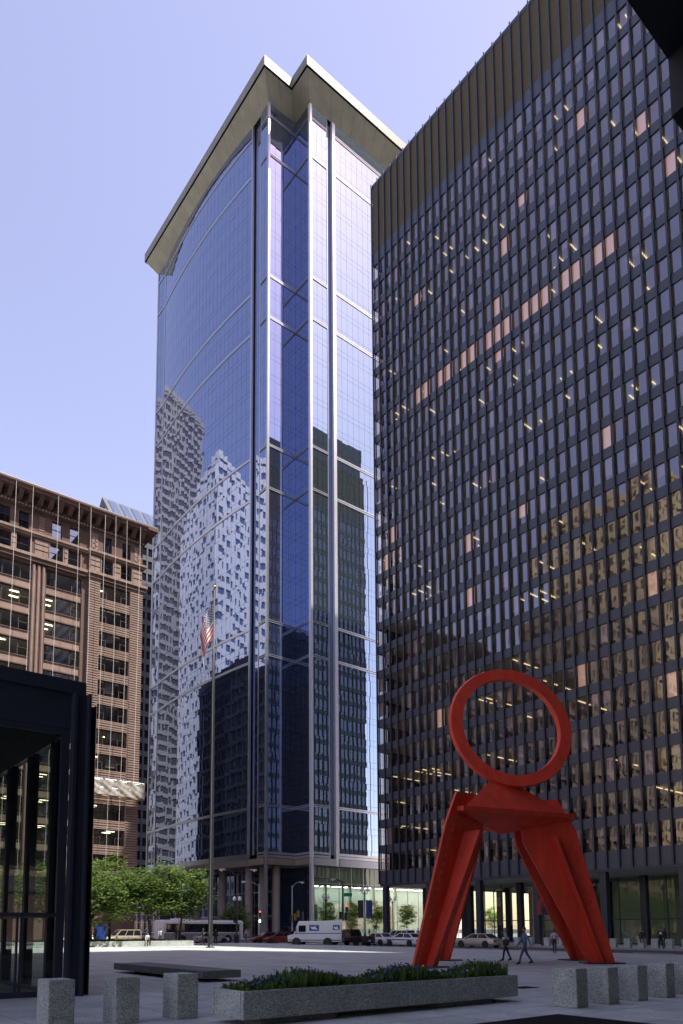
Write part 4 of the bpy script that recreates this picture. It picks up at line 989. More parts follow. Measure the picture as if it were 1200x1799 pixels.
def banner(t, x0, x1, z0, z1, m, y=0):
    b = MB(); n = 8
    for i in range(n + 1):
        z = z0 + (z1 - z0) * i / n
        for x in (x0, x1): b.v += [(x, y + .04 * math.sin(i * .8 + x), z), (x, y + .04 * math.sin(i * .8 + x) + .012, z)]
    for i in range(n):
        a = i * 4; c = a + 4; b.f += [(a, a + 2, c + 2, c), (a + 1, c + 1, c + 3, a + 3), (a, c, c + 1, a + 1), (a + 2, a + 3, c + 3, c + 2)]; b.m += [0] * 4
    o = b.mesh('banner', m); ob = inst('banner', o, t, (0, 0, 0))
    r_ = MB(); r_.box(min(x0, 0), max(x1, 0), y - .015, y + .02, z1, z1 + .03); r_.box(min(x0, 0), max(x1, 0), y - .015, y + .02, z0 - .03, z0); inst('banner_rail', r_.mesh('banner_rail', 'iron_black'), ob, (0, 0, 0)); return ob
banner(t_, .16, 1.05, 3.3, 5.75, 'banner_blue'); banner(t_, -.98, -.16, 3.3, 5.75, 'iron_black')
twin(92.3, 93.6, 'twin globe lamp right of the corner column of the black tower', 7.3, RV)
twin(108.7, 93.6, 'twin globe lamp between the red sculpture legs', 7.6, RV)
t_ = twin(67.0, 45.7, 'twin globe lamp with red and purple banners beside the black tower column', 7.2, RV)
banner(t_, -.62, -.12, 3.2, 5.0, 'banner_red'); banner(t_, .12, .62, 3.2, 5.0, 'banner_purple')
# lettering on the red banner (vertical)
def text(s, size, m, parent, loc, rot, name='lettering', ext=.004):
    c = bpy.data.curves.new(name, 'FONT'); c.body = s; c.size = size; c.extrude = ext; c.align_x = 'CENTER'; c.align_y = 'CENTER'; c.resolution_u = 2
    o = bpy.data.objects.new('tmp', c); COL.objects.link(o); dg = bpy.context.evaluated_depsgraph_get(); me = bpy.data.meshes.new_from_object(o.evaluated_get(dg)); bpy.data.objects.remove(o)
    me.materials.clear(); me.materials.append(MATS[m]); ob = bpy.data.objects.new(name, me); COL.objects.link(ob); ob.parent = parent; ob.location = loc; ob.rotation_euler = rot; return ob
def cobra(x, y, label, h, arms, m='pole_grey', signal=None):
    t = thing('cobra_lamp', label, 'street lamp', (0, 0, 0), 'arched street lamps at the crossing')
    MB().lathe([(.24, 0), (.24, .3), (.13, .45), (.11, h * .5), (.07, h)], seg=10).build('pole', m, t, True)
    for (dx, dz) in arms:
        MB().tube([(0, 0, h - .5), (dx * .3, 0, h - .1 + dz * .5), (dx * .65, 0, h + dz * .95), (dx, 0, h + dz)], [.05, .045, .04, .04], 6).build('arm', m, t, True)
        s = 1 if dx > 0 else -1
        hd_ = MB().hexa([(dx - .1 * s, -.12, h + dz - .08), (dx + .75 * s, -.14, h + dz - .12), (dx + .75 * s, .14, h + dz - .12), (dx - .1 * s, .12, h + dz - .08)], [(dx - .1 * s, -.07, h + dz + .08), (dx + .65 * s, -.09, h + dz + .1), (dx + .65 * s, .09, h + dz + .1), (dx - .1 * s, .07, h + dz + .08)])
        hd2 = hd_.build('lamp_head', 'pole_grey', t); MB().lathe([(.05, h + dz - .24), (.14, h + dz - .2), (.17, h + dz - .1)], (dx + .4 * s, 0, 0), 10).build('lens', 'globe', hd2, True)
    t.location = (x, y, 0); t.rotation_euler = (0, 0, RV); return t
def signal(t, x, z, lit=0, body='iron_black', y=-.16):
    h = MB().box(x - .17, x + .17, y - .14, y + .14, z - .52, z + .52); ho = inst('signal_head', h.mesh('signal_head', body), t, (0, 0, 0))
    for i in range(3):
        zz = z + .33 - .33 * i; l = MB().lathe([(.12, y - .17), (.11, y - .14)], (x, 0, zz), 12, axis=1)
        inst('signal_lens', l.mesh('signal_lens', 'lamp_red' if i == lit else 'lens_dark'), ho, (0, 0, 0))
        vz = MB(); vz.box(x - .14, x + .14, y - .34, y - .14, zz + .12, zz + .14); inst('visor', vz.mesh('visor', body), ho, (0, 0, 0))
t_ = cobra(50.0, 78.6, 'dark two-armed lamp post on the crossing right of the flagpole', 8.7, ((-1.6, .55), (1.8, .5)), 'iron_black')
for s in (-1, 1): inst('globe', MB().lathe([(.05, 0), (.15, .05), (.22, .22), (.22, .34), (.16, .5), (.06, .58)], (s * .32, 0, 5.25), 10).mesh('globe', 'globe', True), t_, (0, 0, 0))
signal(t_, -.25, 3.0, -1)
t_ = cobra(63.0, 92.8, 'grey lamp post with arm to the left above a red signal', 8.6, ((-2.0, .35),)); signal(t_, .2, 4.0)
MB_ = MB().box(.05, .3, -.3, -.1, 2.7, 3.1).mesh('walk_signal', 'lamp_white'); inst('walk_signal', MB_, t_, (0, 0, 0))
t_ = cobra(69.5, 93.0, 'grey lamp post with arm to the right beside the yellow signals', 8.6, ((1.2, .5),)); signal(t_, .5, 3.6, 3, 'signal_yellow'); signal(t_, .95, 4.1, 3, 'signal_yellow', .1); signal(t_, -.2, 3.3, 3)
t_ = cobra(67.3, 78.2, 'dark signal post with green street sign before the pale lobby', 8.4, ((-1.0, .3),), 'iron_black')
signal(t_, .55, 4.6); signal(t_, -.32, 3.6, -1); signal(t_, .42, 3.5, -1)
inst('street_sign', MB().box(.2, 1.35, -.03, .01, 6.25, 6.75).mesh('street_sign', 'sign_green'), t_, (0, 0, 0))
t_.children[-1]['label'] = 'green street name sign'
p2 = thing('lamp_post', 'second dark post standing just right of the signal post', 'street lamp', (69.0, 80.0, 0))
MB().lathe([(.2, 0), (.2, .3), (.1, .45), (.07, 8.6)], (69.0, 80, 0), 10).build('pole', 'iron_black', p2, True); MB().tube([(69, 80, 8.3), (68.0, 80.5, 8.9), (65.2, 82, 9.0)], .045, 6).build('arm', 'iron_black', p2, True)

# ================================================================ VEHICLES
for n_, c_, k_ in (('car_white', (.72, .73, .74), .0), ('car_silver', (.50, .50, .48), .55), ('car_red', (.16, .012, .014), .0), ('car_black', (.012, .013, .013), .0), ('car_tan', (.42, .38, .29), .4), ('mail_white', (.74, .75, .73), .0), ('bus_white', (.72, .73, .74), .0), ('bus_grey', (.34, .35, .38), .3)):
    mat(n_, c_, .32, metal=k_, coat=.6, var=.05, vscale=1)
mat('car_glass', (.012, .015, .018), .04, spec=.8); mat('tyre', (.015, .015, .015), .85); mat('rim', (.45, .45, .46), .35, metal=.8); mat('tail_red', (.45, .01, .01), .25); mat('head_clear', (.7, .7, .72), .15); mat('trim_black', (.02, .02, .02), .6); mat('plate', (.6, .62, .66), .5); mat('blue_paint', (.02, .05, .22), .4); mat('amber', (.6, .28, .03), .3)
tyre_me = MB().lathe([(.19, -.10), (.30, -.11), (.325, -.08), (.325, .08), (.30, .11), (.19, .10)], seg=18, axis=1).mesh('tyre', 'tyre', True)
rim_me = MB().lathe([(.02, -.085), (.06, -.10), (.08, -.075), (.16, -.08), (.19, -.105), (.195, .1), (.16, .08), (.08, .075), (.02, .1)], seg=12, axis=1).mesh('rim', 'rim')
def wheel(t, x, y, r=.325):
    w = bpy.data.objects.new('wheel', MB().lathe([(.05, -.09), (.05, .09)], seg=8, axis=1).mesh('wheel', 'rim')); COL.objects.link(w); w.parent = t; w.location = (x, y, r); k = r / .325; w.scale = (k, k, k)
    inst('tyre', tyre_me, w, (0, 0, 0)); inst('rim', rim_me, w, (0, 0, 0))
def loft(mb, secs, m=0):
    k = len(secs[0]); n0 = len(mb.v)
    for s in secs: mb.v += [tuple(p) for p in s]
    for i in range(len(secs) - 1):
        for j in range(k): a = n0 + i * k + j; b = n0 + i * k + (j + 1) % k; mb.f.append((a, b, b + k, a + k)); mb.m.append(m)
    mb.f += [tuple(n0 + j for j in range(k))[::-1], tuple(n0 + (len(secs) - 1) * k + j for j in range(k))]; mb.m += [m, m]
def qlerp(q, u0, u1, v0, v1, off):
    a, b, c, d = [Vector(p) for p in q]
    def P(u, v): return (a.lerp(b, u)).lerp(d.lerp(c, u), v)
    n = (b - a).cross(d - a).normalized() * off
    return [P(u0, v0) + n, P(u1, v0) + n, P(u1, v1) + n, P(u0, v1) + n]
def car(name, label, loc, bearing, colm, style='sedan', L=4.7, W=1.78, H=1.42, cat='car', group='vehicles in the crossing', stripe=False):
    t = thing(name, label, cat, (0, 0, 0), group); hw = W / 2
    S = {'sedan': [(-.5, .35, .60, .80), (-.485, .26, .84, .9), (-.36, .2, .93, .99), (-.1, .18, .92, 1), (.2, .18, .91, 1), (.3, .2, .86, .99), (.45, .24, .73, .92), (.492, .28, .62, .84), (.5, .36, .52, .78)],
         'suv': [(-.5, .4, .7, .88), (-.49, .32, 1.02, .95), (-.3, .27, 1.05, 1), (.2, .26, 1.03, 1), (.28, .28, 1.0, .99), (.46, .32, .9, .93), (.5, .42, .66, .86)],
         'pickup': [(-.5, .5, .75, .9), (-.497, .45, 1.06, .96), (-.3, .38, 1.08, 1), (.05, .36, 1.08, 1), (.24, .36, 1.06, 1), (.30, .38, 1.03, .99), (.46, .42, .95, .94), (.5, .5, .68, .88)]}[style]
    secs = []
    for (x, zb, zt, w) in S:
        y = hw * w; secs.append([(x * L, -y * .9, zb), (x * L, y * .9, zb), (x * L, y, zb + (zt - zb) * .3), (x * L, y, zb + (zt - zb) * .75), (x * L, y * .93, zt), (x * L, -y * .93, zt), (x * L, -y, zb + (zt - zb) * .75), (x * L, -y, zb + (zt - zb) * .3)])
    b = MB(); loft(b, secs)
    cb = {'sedan': (-.40, .235, -.24, .05, .9), 'suv': (-.485, .26, -.45, .07, 1.02), 'pickup': (-.14, .27, -.10, .12, 1.05)}[style]
    x0, x1, x2, x3, zb = cb[0] * L, cb[1] * L, cb[2] * L, cb[3] * L, cb[4]
    yb, yt = hw * .92, hw * .70
    lo = [(x0, -yb, zb), (x1, -yb, zb), (x1, yb, zb), (x0, yb, zb)]; hi = [(x2, -yt, H), (x3, -yt, H), (x3, yt, H), (x2, yt, H)]
    b.hexa(lo, hi)
    if style == 'pickup': b.box(-.488 * L, -.15 * L, -hw * .8, hw * .8, 1.08, 1.083, 1)
    for sx in (-1, 1):
        for f_ in (.30 if style != 'pickup' else .32, -.30): b.lathe([(.40, sx * hw * .955), (.40, sx * hw * 1.003)], (f_ * L, 0, .34), 16, 1, axis=1)
    bo = b.build('body', [colm, 'trim_black'], None); bo.parent = t
    def gp(nm, q): o = MB().quad(*[tuple(p) for p in q]).mesh(nm, 'car_glass'); inst(nm, o, t, (0, 0, 0))
    gp('windscreen', qlerp([lo[1], lo[2], hi[2], hi[1]], .06, .94, .1, .93, .006)); gp('rear_window', qlerp([lo[3], lo[0], hi[0], hi[3]], .08, .92, .15, .9, .006))
    sl_ = [(.05, .46), (.5, .94)] if style != 'suv' else [(.03, .3), (.33, .62), (.65, .95)]
    for (u0, u1) in sl_:
        gp('side_window', qlerp([lo[0], lo[1], hi[1], hi[0]], u0, u1, .1, .88, .006)); gp('side_window', qlerp([lo[2], lo[3], hi[3], hi[2]], 1 - u1, 1 - u0, .1, .88, .006))
    zl = S[1][2] - .16; zh = S[-2][2] - .08; r = .325 if style == 'sedan' else .38
    for s in (-1, 1):
        wheel(t, .30 * L if style != 'pickup' else .32 * L, s * (hw - .1), r); wheel(t, -.30 * L, s * (hw - .1), r)
        inst('tail_light', MB().box(-.503 * L, -.47 * L, s * hw * .72 - .16, s * hw * .72 + .16, zl - .1, zl + .06).mesh('tail_light', 'tail_red'), t, (0, 0, 0))
        inst('headlight', MB().box(.455 * L, .494 * L, s * hw * .62 - .15, s * hw * .62 + .15, zh - .1, zh + .02).mesh('headlight', 'head_clear'), t, (0, 0, 0))
        inst('mirror', MB().box(x1 - .35 * 1, x1 - .2, s * (hw + .08) - .09, s * (hw + .08) + .09, zb + .02, zb + .16).mesh('mirror', colm), t, (0, 0, 0))
        for hx in (-.02, .12): inst('door_handle', MB().box(hx * L - .5, hx * L - .36, s * hw * .99 - .012, s * hw * .99 + .018, zb - .13, zb - .1).mesh('door_handle', 'trim_black'), t, (0, 0, 0))
        for dx in (.2, -.03, -.22): inst('door_seam', MB().box(dx * L, dx * L + .012, s * hw * .998 - .004, s * hw * .998 + .004, .3, zb - .06).mesh('door_seam', 'trim_black'), t, (0, 0, 0))
    inst('rear_bumper', MB().box(-.512 * L, -.47 * L, -hw * .82, hw * .82, .33, .5).mesh('rear_bumper', colm if style == 'sedan' else 'trim_black'), t, (0, 0, 0))
    inst('front_bumper', MB().box(.47 * L, .51 * L, -hw * .8, hw * .8, .3, .48).mesh('front_bumper', colm if style == 'sedan' else 'trim_black'), t, (0, 0, 0))
    inst('number_plate', MB().box(-.516 * L, -.51 * L, -.16, .16, .52, .66).mesh('number_plate', 'plate'), t, (0, 0, 0))
    if stripe:
        for s in (-1, 1): inst('stripe', MB().box(-.44 * L, .4 * L, s * hw * 1.0 - .004, s * hw * 1.0 + .006, .66, .76).mesh('stripe', 'blue_paint'), t, (0, 0, 0))
        inst('light_bar', MB().box(-.12 * L, -.06 * L, -.5, .5, H, H + .11).mesh('light_bar', 'blue_paint'), t, (0, 0, 0))
    t.location = (loc[0], loc[1], -.16); t.rotation_euler = (0, 0, R(90 - bearing)); return t
car('pickup_truck', 'black pickup truck with red tail light in front of the pale lobby', (55, 62.4), 0, 'car_black', 'pickup', 5.8, 1.95, 1.85, 'pickup')
car('sedan_car', 'white sedan waiting directly behind the black pickup', (58.6, 62.0), 0, 'car_white', L=4.6)
car('police_car', 'white police sedan with a dark blue side stripe', (58.2, 57.2), 0, 'car_white', L=5.0, stripe=True)
car('sedan_car', 'silver sedan seen between the legs of the red sculpture', (60, 48.6), 0, 'car_silver', L=5.1)
car('taxi_van', 'white tall car behind the corner column of the black tower', (61.9, 61.9), 0, 'car_white', 'suv', 4.4, 1.8, 1.75)
car('red_car', 'dark red sedan just left of the white mail truck', (56.4, 78.2), -60, 'car_red', L=4.4)
car('red_car', 'dark red car behind the other red car at the crossing', (57.9, 83.4), -80, 'car_red', L=4.4)
car('hatch_car', 'dark red car with sun on its roof far beyond the mail truck', (62.6, 86.5), -80, 'car_red', 'suv', 4.3, 1.75, 1.6)
car('silver_car', 'silver sedan in front of the bus right of the flagpole', (48.6, 82.6), 90, 'car_silver', L=4.7)
car('tan_suv', 'tan sport utility car parked behind the tree bed', (36.3, 82.6), -90, 'car_tan', 'suv', 4.6, 1.85, 1.8)
car('white_car', 'white car nose behind the tree bed at far left', (31.0, 82.8), -90, 'car_white', L=4.6)
# mail truck
MT = thing('mail_truck', 'white mail truck with blue emblem panels waiting at the crossing', 'truck', (0, 0, 0), 'vehicles in the crossing')
L_, W_ = 6.1, 2.2; b = MB()
prof = [(-3.05, .5), (3.0, .5), (3.05, 1.15), (2.35, 1.32), (1.95, 2.35), (1.75, 2.72), (-2.95, 2.78), (-3.05, 2.65)]
secs = []
for (y, k) in ((-1.1, 0), (-1.06, .05), (1.06, .05), (1.1, 0)):
    pass
n = len(prof); vs = [(x * (1 if abs(y) < 1.08 else .99), y, z if abs(y) < 1.08 else (z - (.06 if z > 2 else 0))) for y in (-1.1, -1.04, 1.04, 1.1) for x, z in prof]
fs = [tuple(range(n)), tuple(range(3 * n, 4 * n))[::-1]]
for i in range(3):
    for j in range(n): a = i * n + j; c = i * n + (j + 1) % n; fs.append((a, a + n, c + n, c))
b.add(vs, fs); bo = b.build('body', 'mail_white', None); bo.parent = MT
def mp(nm, m, *bx): o = MB(); [o.box(*q) for q in bx]; return inst(nm, o.mesh(nm, m), MT, (0, 0, 0))
for s in (-1, 1):
    y0, y1 = sorted((s * 1.1 - .0, s * 1.112)); mp('cab_window', 'car_glass', (.95, 1.75, y0, y1, 1.55, 2.25)); mp('body_stripe', 'blue_paint', (-3.0, 2.2, y0, y1, 1.36, 1.44)); mp('rub_rail', 'trim_black', (-3.0, 2.9, y0, y1 + .02 * s if s > 0 else y1, .62, .7))
    for (xa, xb) in ((-.55, .55), (-2.85, -2.1)):
        mp('emblem_panel', 'blue_paint', (xa, xb, y0, y1, 1.65, 2.3)) if xa > -1 else mp('emblem_panel', 'blue_paint', (xa, xb, y0, y1, 1.75, 2.3))
        yo = s * 1.114; e = MB(); w_ = xb - xa; q = [(xa + w_ * .1, yo, 1.8), (xa + w_ * .75, yo, 1.85), (xa + w_ * .9, yo, 2.12), (xa + w_ * .55, yo, 2.08), (xa + w_ * .35, yo, 2.2), (xa + w_ * .3, yo, 1.98)]
        q2 = [(x, yo + s * .004, z) for x, _, z in q]
        e.add(q + q2, [tuple(range(6)), tuple(range(6, 12))[::-1]] + [(i, (i + 1) % 6, 6 + (i + 1) % 6, 6 + i) for i in range(6)]); inst('emblem', e.mesh('emblem', 'sign_white'), MT, (0, 0, 0))
    for x in (2.0, -1.5): wheel(MT, x, s * .98, .40); inst('wheel_arch', MB().lathe([(.52, s * 1.06), (.52, s * 1.105)], (x, 0, .42), 18, axis=1).mesh('wheel_arch', 'trim_black'), MT, (0, 0, 0))
    inst('tail_light', MB().box(-3.07, -3.0, s * .9 - .12, s * .9 + .12, .9, 1.15).mesh('tail_light', 'tail_red'), MT, (0, 0, 0)); inst('headlight', MB().box(3.0, 3.07, s * .75 - .14, s * .75 + .14, .82, 1.05).mesh('headlight', 'head_clear'), MT, (0, 0, 0)); inst('mirror', MB().box(2.0, 2.1, s * 1.35 - .1, s * 1.35 + .1, 1.6, 2.0).mesh('mirror', 'trim_black'), MT, (0, 0, 0))
inst('windscreen', MB().quad(*qlerp([(2.35, -1.04, 1.32), (2.35, 1.04, 1.32), (1.95, 1.04, 2.35), (1.95, -1.04, 2.35)], .06, .94, .08, .95, .008)).mesh('windscreen', 'car_glass'), MT, (0, 0, 0))
mp('rear_door', 'bus_grey', (-3.06, -3.045, -.9, .9, .7, 2.4)); mp('bumper', 'trim_black', (-3.2, -3.0, -1.05, 1.05, .45, .62), (2.95, 3.15, -1.05, 1.05, .4, .6))
MT.location = (50.9, 63.6, -.16); MT.rotation_euler = (0, 0, R(90 + 38))
# bus
BU = thing('city_bus', 'long white and grey city bus crossing behind the flagpole', 'bus', (0, 0, 0), 'vehicles in the crossing')
b = MB(); secs = []
for (x, k, zt) in ((-6.1, .93, 2.9), (-6.0, 1, 3.05), (5.7, 1, 3.05), (6.0, .98, 2.98), (6.15, .93, 2.8)):
    y = 1.28 * k; secs.append([(x, -y, .42), (x, y, .42), (x, y, 2.75), (x, y * .9, zt), (x, -y * .9, zt), (x, -y, 2.75)])
loft(b, secs); bo = b.build('body', 'bus_white', None); bo.parent = BU
def bp_(nm, m, *bx): o = MB(); [o.box(*q) for q in bx]; return inst(nm, o.mesh(nm, m), BU, (0, 0, 0))
for s in (-1, 1):
    y0, y1 = sorted((s * 1.28, s * 1.295)); bp_('window_band', 'trim_black', (-5.6, 5.5, y0, y1, 1.45, 2.55)); y2, y3 = sorted((s * 1.296, s * 1.303)); bp_('lower_panel', 'bus_grey', (-5.95, 5.7, y0, y1, .5, 1.3))
    for i in range(8): bp_('window', 'car_glass', (-5.5 + i * 1.37, -4.25 + i * 1.37, y2, y3, 1.52, 2.48))
    for x in (3.7, -3.3): wheel(BU, x, s * 1.14, .48); inst('wheel_arch', MB().lathe([(.6, s * 1.26), (.6, s * 1.299)], (x, 0, .5), 18, axis=1).mesh('wheel_arch', 'trim_black'), BU, (0, 0, 0))
    inst('headlight', MB().box(6.08, 6.17, s * .9 - .17, s * .9 + .17, .7, .92).mesh('headlight', 'head_clear'), BU, (0, 0, 0)); inst('mirror', MB().box(6.1, 6.35, s * 1.45 - .08, s * 1.45 + .08, 1.9, 2.4).mesh('mirror', 'trim_black'), BU, (0, 0, 0))
bp_('windscreen', 'car_glass', (6.02, 6.13, -1.1, 1.1, 1.25, 2.5)); bp_('roof_pod', 'bus_white', (-4, -1.5, -.8, .8, 3.05, 3.25))
BU.location = (49.2, 86.6, -.16)
# pavement hoarding under scaffolding by the terracotta building
HS = thing('pavement_scaffold', 'white tubular scaffold and hoarding seen below the trees', 'scaffold', (46.5, 93, 0))
h = MB()
for i in range(4):
    for y in (92.6, 94.2): h.tube([(43.6 + i * 1.7, y, 0), (43.6 + i * 1.7, y, 5.6)], .04, 5)
for z in (1.2, 2.6, 4.0, 5.4):
    for y in (92.6, 94.2): h.tube([(43.5, y, z), (48.8, y, z)], .035, 5)
for i in range(3): h.tube([(43.6 + i * 1.7, 92.6, 1.2), (45.3 + i * 1.7, 92.6, 2.6)], .03, 5); h.tube([(45.3 + i * 1.7, 92.6, 2.6), (43.6 + i * 1.7, 92.6, 4)], .03, 5)
h.build('tubes', 'paint_white', HS); MB().box(43.4, 49, 92.4, 94.4, 5.6, 5.75).build('deck', 'timber', HS); MB().box(46.3, 48.4, 92.5, 92.55, 2.7, 5.2).build('board', 'trim_black', HS)
o = MB().box(31.6, 32.9, 79.0, 79.5, .0, 2.1).box(31.55, 32.95, 78.95, 79.55, 2.1, 2.2).box(31.7, 32.8, 78.98, 79.0, .4, 1.9).build('news_box', 'blue_paint', loc=(32.2, 79.2, 0)); tag(o, 'blue kerbside box left of the tan car', 'box')

# ================================================================ PEOPLE
for i, (n_, c_) in enumerate((('skin_light', (.55, .34, .25)), ('skin_mid', (.30, .17, .11)), ('skin_dark', (.11, .06, .04)), ('cloth_lightblue', (.38, .46, .58)), ('cloth_denim', (.12, .19, .30)), ('cloth_jeans', (.06, .09, .16)), ('cloth_navy', (.018, .022, .045)), ('cloth_pink', (.60, .36, .50)), ('cloth_black', (.012, .012, .014)), ('cloth_white', (.72, .72, .72)), ('cloth_red', (.22, .03, .03)), ('cloth_khaki', (.30, .25, .17)), ('cloth_blue', (.10, .22, .45)), ('shoe', (.02, .017, .015)), ('hair_dark', (.018, .013, .01)), ('hair_brown', (.07, .04, .022)), ('hair_grey', (.30, .29, .28)))):
    mat(n_, c_, .75 if 'skin' not in n_ else .55, var=.08 if 'cloth' in n_ else 0, vscale=9)
def person(label, x, y, bearing, h=1.75, shirt='cloth_white', trousers='cloth_navy', skin='skin_light', hair='hair_dark', stride=.28, swing=.3, sleeve='long', jacket=None, sit=False, z=0., group=None, tie=False, lean=0., long_hair=False, bend_arm=0.):
    V = []; E = []; RD = []; SEG = []
    def v(p, r): V.append(Vector(p)); RD.append(r); return len(V) - 1
    def e(a, b, m): E.append((a, b)); SEG.append((a, b, m))
    top = jacket or shirt; armc = top
    hz = .93 if not sit else .47
    pel = v((0, 0, hz), (.12, .155)); ab = v((lean * .3, 0, hz + .17), (.105, .135)); ch = v((lean * .7, 0, hz + .38), (.115, .165)); st = v((lean, 0, hz + .50), (.075, .13)); nk = v((lean + .01, 0, hz + .585), (.052, .055)); hb = v((lean + .025, 0, hz + .66), (.072, .066)); hm = v((lean + .035, 0, hz + .735), (.094, .076)); ht = v((lean + .02, 0, hz + .80), (.066, .058))
    e(pel, ab, trousers); e(ab, ch, top); e(ch, st, top); e(st, nk, skin if not jacket else top); e(nk, hb, skin); e(hb, hm, skin); e(hm, ht, skin)
    ns = v((lean + .128, 0, hz + .715), (.012, .012)); e(hm, ns, skin)
    for s in (-1, 1):
        f = s * stride
        hp = v((0, s * .085, hz - .05), (.088, .088)); e(pel, hp, trousers)
        if sit:
            kn = v((.42, s * .11, .50), (.062, .062)); an = v((.44, s * .11, .10), (.042, .042)); to = v((.60, s * .12, .035), (.033, .045)); he = v((.40, s * .11, .05), (.035, .04))
        else:
            kn = v((f * .62 + .05 * abs(f) / .3, s * .09, .50 + .01), (.064, .064)); back = f < 0
            an = v((f * 1.25 - (.05 if back else 0), s * .085, .10 + (.06 * min(1, stride / .28) if back else 0)), (.043, .043)); az = V[an].z
            to = v((V[an].x + .17, s * .095, .032 if not back else max(.032, az - .09)), (.030, .045)); he = v((V[an].x - .05, s * .085, az - .05), (.034, .040))
        e(hp, kn, trousers); e(kn, an, trousers); e(an, to, 'shoe'); e(an, he, 'shoe')
        sh = v((lean * .95, s * .185, hz + .475), (.062, .062)); e(st, sh, top); w = -s * swing
        el = v((lean * .9 + w * .4 - .02, s * .235, hz + .19), (.046, .046)); fa = bend_arm
        wr = v((lean * .9 + w * .95 + .05 + fa * .2, s * .235, hz - .06 + fa * .2), (.031, .031)); hd = v((V[wr].x + .02, s * .232, V[wr].z - .075), (.026, .040))
        e(sh, el, armc); e(el, wr, armc if sleeve == 'long' else skin); e(wr, hd, skin)
        for q in range(4):
            yy = s * .232 + (q - 1.5) * .019; l = (.06, .07, .065, .05)[q]; k1 = v((V[hd].x + .012, yy, V[hd].z - l * .6), (.009, .009)); k2 = v((V[hd].x + .03, yy, V[hd].z - l * 1.15), (.0078, .0078)); e(hd, k1, skin); e(k1, k2, skin)
        k1 = v((V[hd].x + .038, s * .22, V[wr].z - .055), (.010, .010)); k2 = v((V[hd].x + .052, s * .222, V[wr].z - .095), (.0085, .0085)); e(hd, k1, skin); e(k1, k2, skin)
    me = bpy.data.meshes.new('person_skel'); me.from_pydata(V, E, []); ob = bpy.data.objects.new('tmp', me); COL.objects.link(ob)
    md = ob.modifiers.new('s', 'SKIN'); md.use_smooth_shade = True; md.branch_smoothing = .4
    sv = me.skin_vertices[0].data
    for i, r in enumerate(RD): sv[i].radius = r; sv[i].use_root = (i == 0)
    sb = ob.modifiers.new('d', 'SUBSURF'); sb.levels = 1; sb.render_levels = 1
    dg = bpy.context.evaluated_depsgraph_get(); m2 = bpy.data.meshes.new_from_object(ob.evaluated_get(dg)); bpy.data.objects.remove(ob); m2.name = 'person'
    names = []
    for _, _, m in SEG:
        if m not in names: names.append(m)
    if tie or jacket: names += [q for q in (shirt,) if q not in names]
    m2.materials.clear(); [m2.materials.append(MATS[q]) for q in names]
    segs = [(V[a], V[b] - V[a], max((V[b] - V[a]).length_squared, 1e-6), names.index(m), (max(RD[a]) + max(RD[b])) / 2) for a, b, m in SEG]
    for p in m2.polygons:
        c = p.center; best = 9; bi = 0
        for a, d, l2, mi, rr in segs:
            t = max(0, min(1, (c - a).dot(d) / l2)); dd = (c - a - d * t).length - rr * .8
            if dd < best: best = dd; bi = mi
        if jacket and c.x > lean * .8 + .07 and abs(c.y) < .04 + .06 * max(0, (c.z - hz - .15)) and hz + .15 < c.z < hz + .56: bi = names.index(shirt)
        p.material_index = bi; p.use_smooth = True
    o = bpy.data.objects.new('person', m2); COL.objects.link(o); k = h / 1.75; o.scale = (k, k, k); o.location = (x, y, z); o.rotation_euler = (0, 0, R(90 - bearing)); tag(o, label, 'person', group)
    hm_ = MB(); n1, n2 = 12, 6; hc = Vector((lean + .025, 0, hz + .735))
    for i in range(n2 + 1):
        for j in range(n1):
            th = (math.pi * (.62 if not long_hair else .8)) * i / n2; ph = 2 * math.pi * j / n1; front = math.cos(ph)
            th2 = th * (1 - .38 * max(0, front)); rr = 1.06
            hm_.v.append((hc.x - .012 + math.sin(th2) * math.cos(ph) * .098 * rr, hc.y + math.sin(th2) * math.sin(ph) * .083 * rr, hc.z + .005 + math.cos(th2) * .105 * rr - (.05 * max(0, -front) * i / n2 if long_hair else 0)))
    for i in range(n2):
        for j in range(n1): hm_.f.append((i * n1 + j, (i + 1) * n1 + j, (i + 1) * n1 + (j + 1) % n1, i * n1 + (j + 1) % n1)); hm_.m.append(0)
    inst('hair', hm_.mesh('hair', hair, True), o, (0, 0, 0)); return o
gw = 'people walking across the plaza'
person('person in pale blue shirt and dark trousers with a shoulder bag, walking', 32.67, 24.62, -35, 1.76, 'cloth_lightblue', 'cloth_navy', stride=.14, swing=.16, sleeve='short', hair='hair_grey', group=gw)
person('person in blue denim shirt and jeans striding to the left', 30.29, 21.74, -55, 1.80, 'cloth_denim', 'cloth_jeans', 'skin_mid', stride=.25, swing=.28, hair='hair_brown', group=gw)
person('person in pink shirt and navy trousers walking away toward the street', 44.95, 29.84, 60, 1.68, 'cloth_pink', 'cloth_navy', 'skin_mid', stride=.26, swing=.24, sleeve='short', group=gw)
person('person in black suit and white shirt by the far bollards', 63.9, 31.95, 225, 1.83, 'cloth_white', 'cloth_black', stride=.12, swing=.12, jacket='cloth_black', tie=True)
person('person in dark clothes sitting on a far bollard by the lobby', 65.65, 34.5, 250, 1.7, 'cloth_black', 'cloth_navy', 'skin_mid', sit=True, z=.42, stride=0, swing=.1)
person('person in black standing behind the far bollards left of the suited person', 67.4, 33.3, 300, 1.74, 'cloth_black', 'cloth_black', 'skin_dark', stride=.1, swing=.1)
person('person in dark green top at the far right by the lobby glass', 69.5, 31.6, 180, 1.78, 'cloth_khaki', 'cloth_navy', 'skin_light', stride=.05, swing=.08)
person('person in blue shirt between the left legs of the sculpture', 66.3, 62.9, 200, 1.78, 'cloth_blue', 'cloth_khaki', 'skin_light', stride=.1, swing=.1)
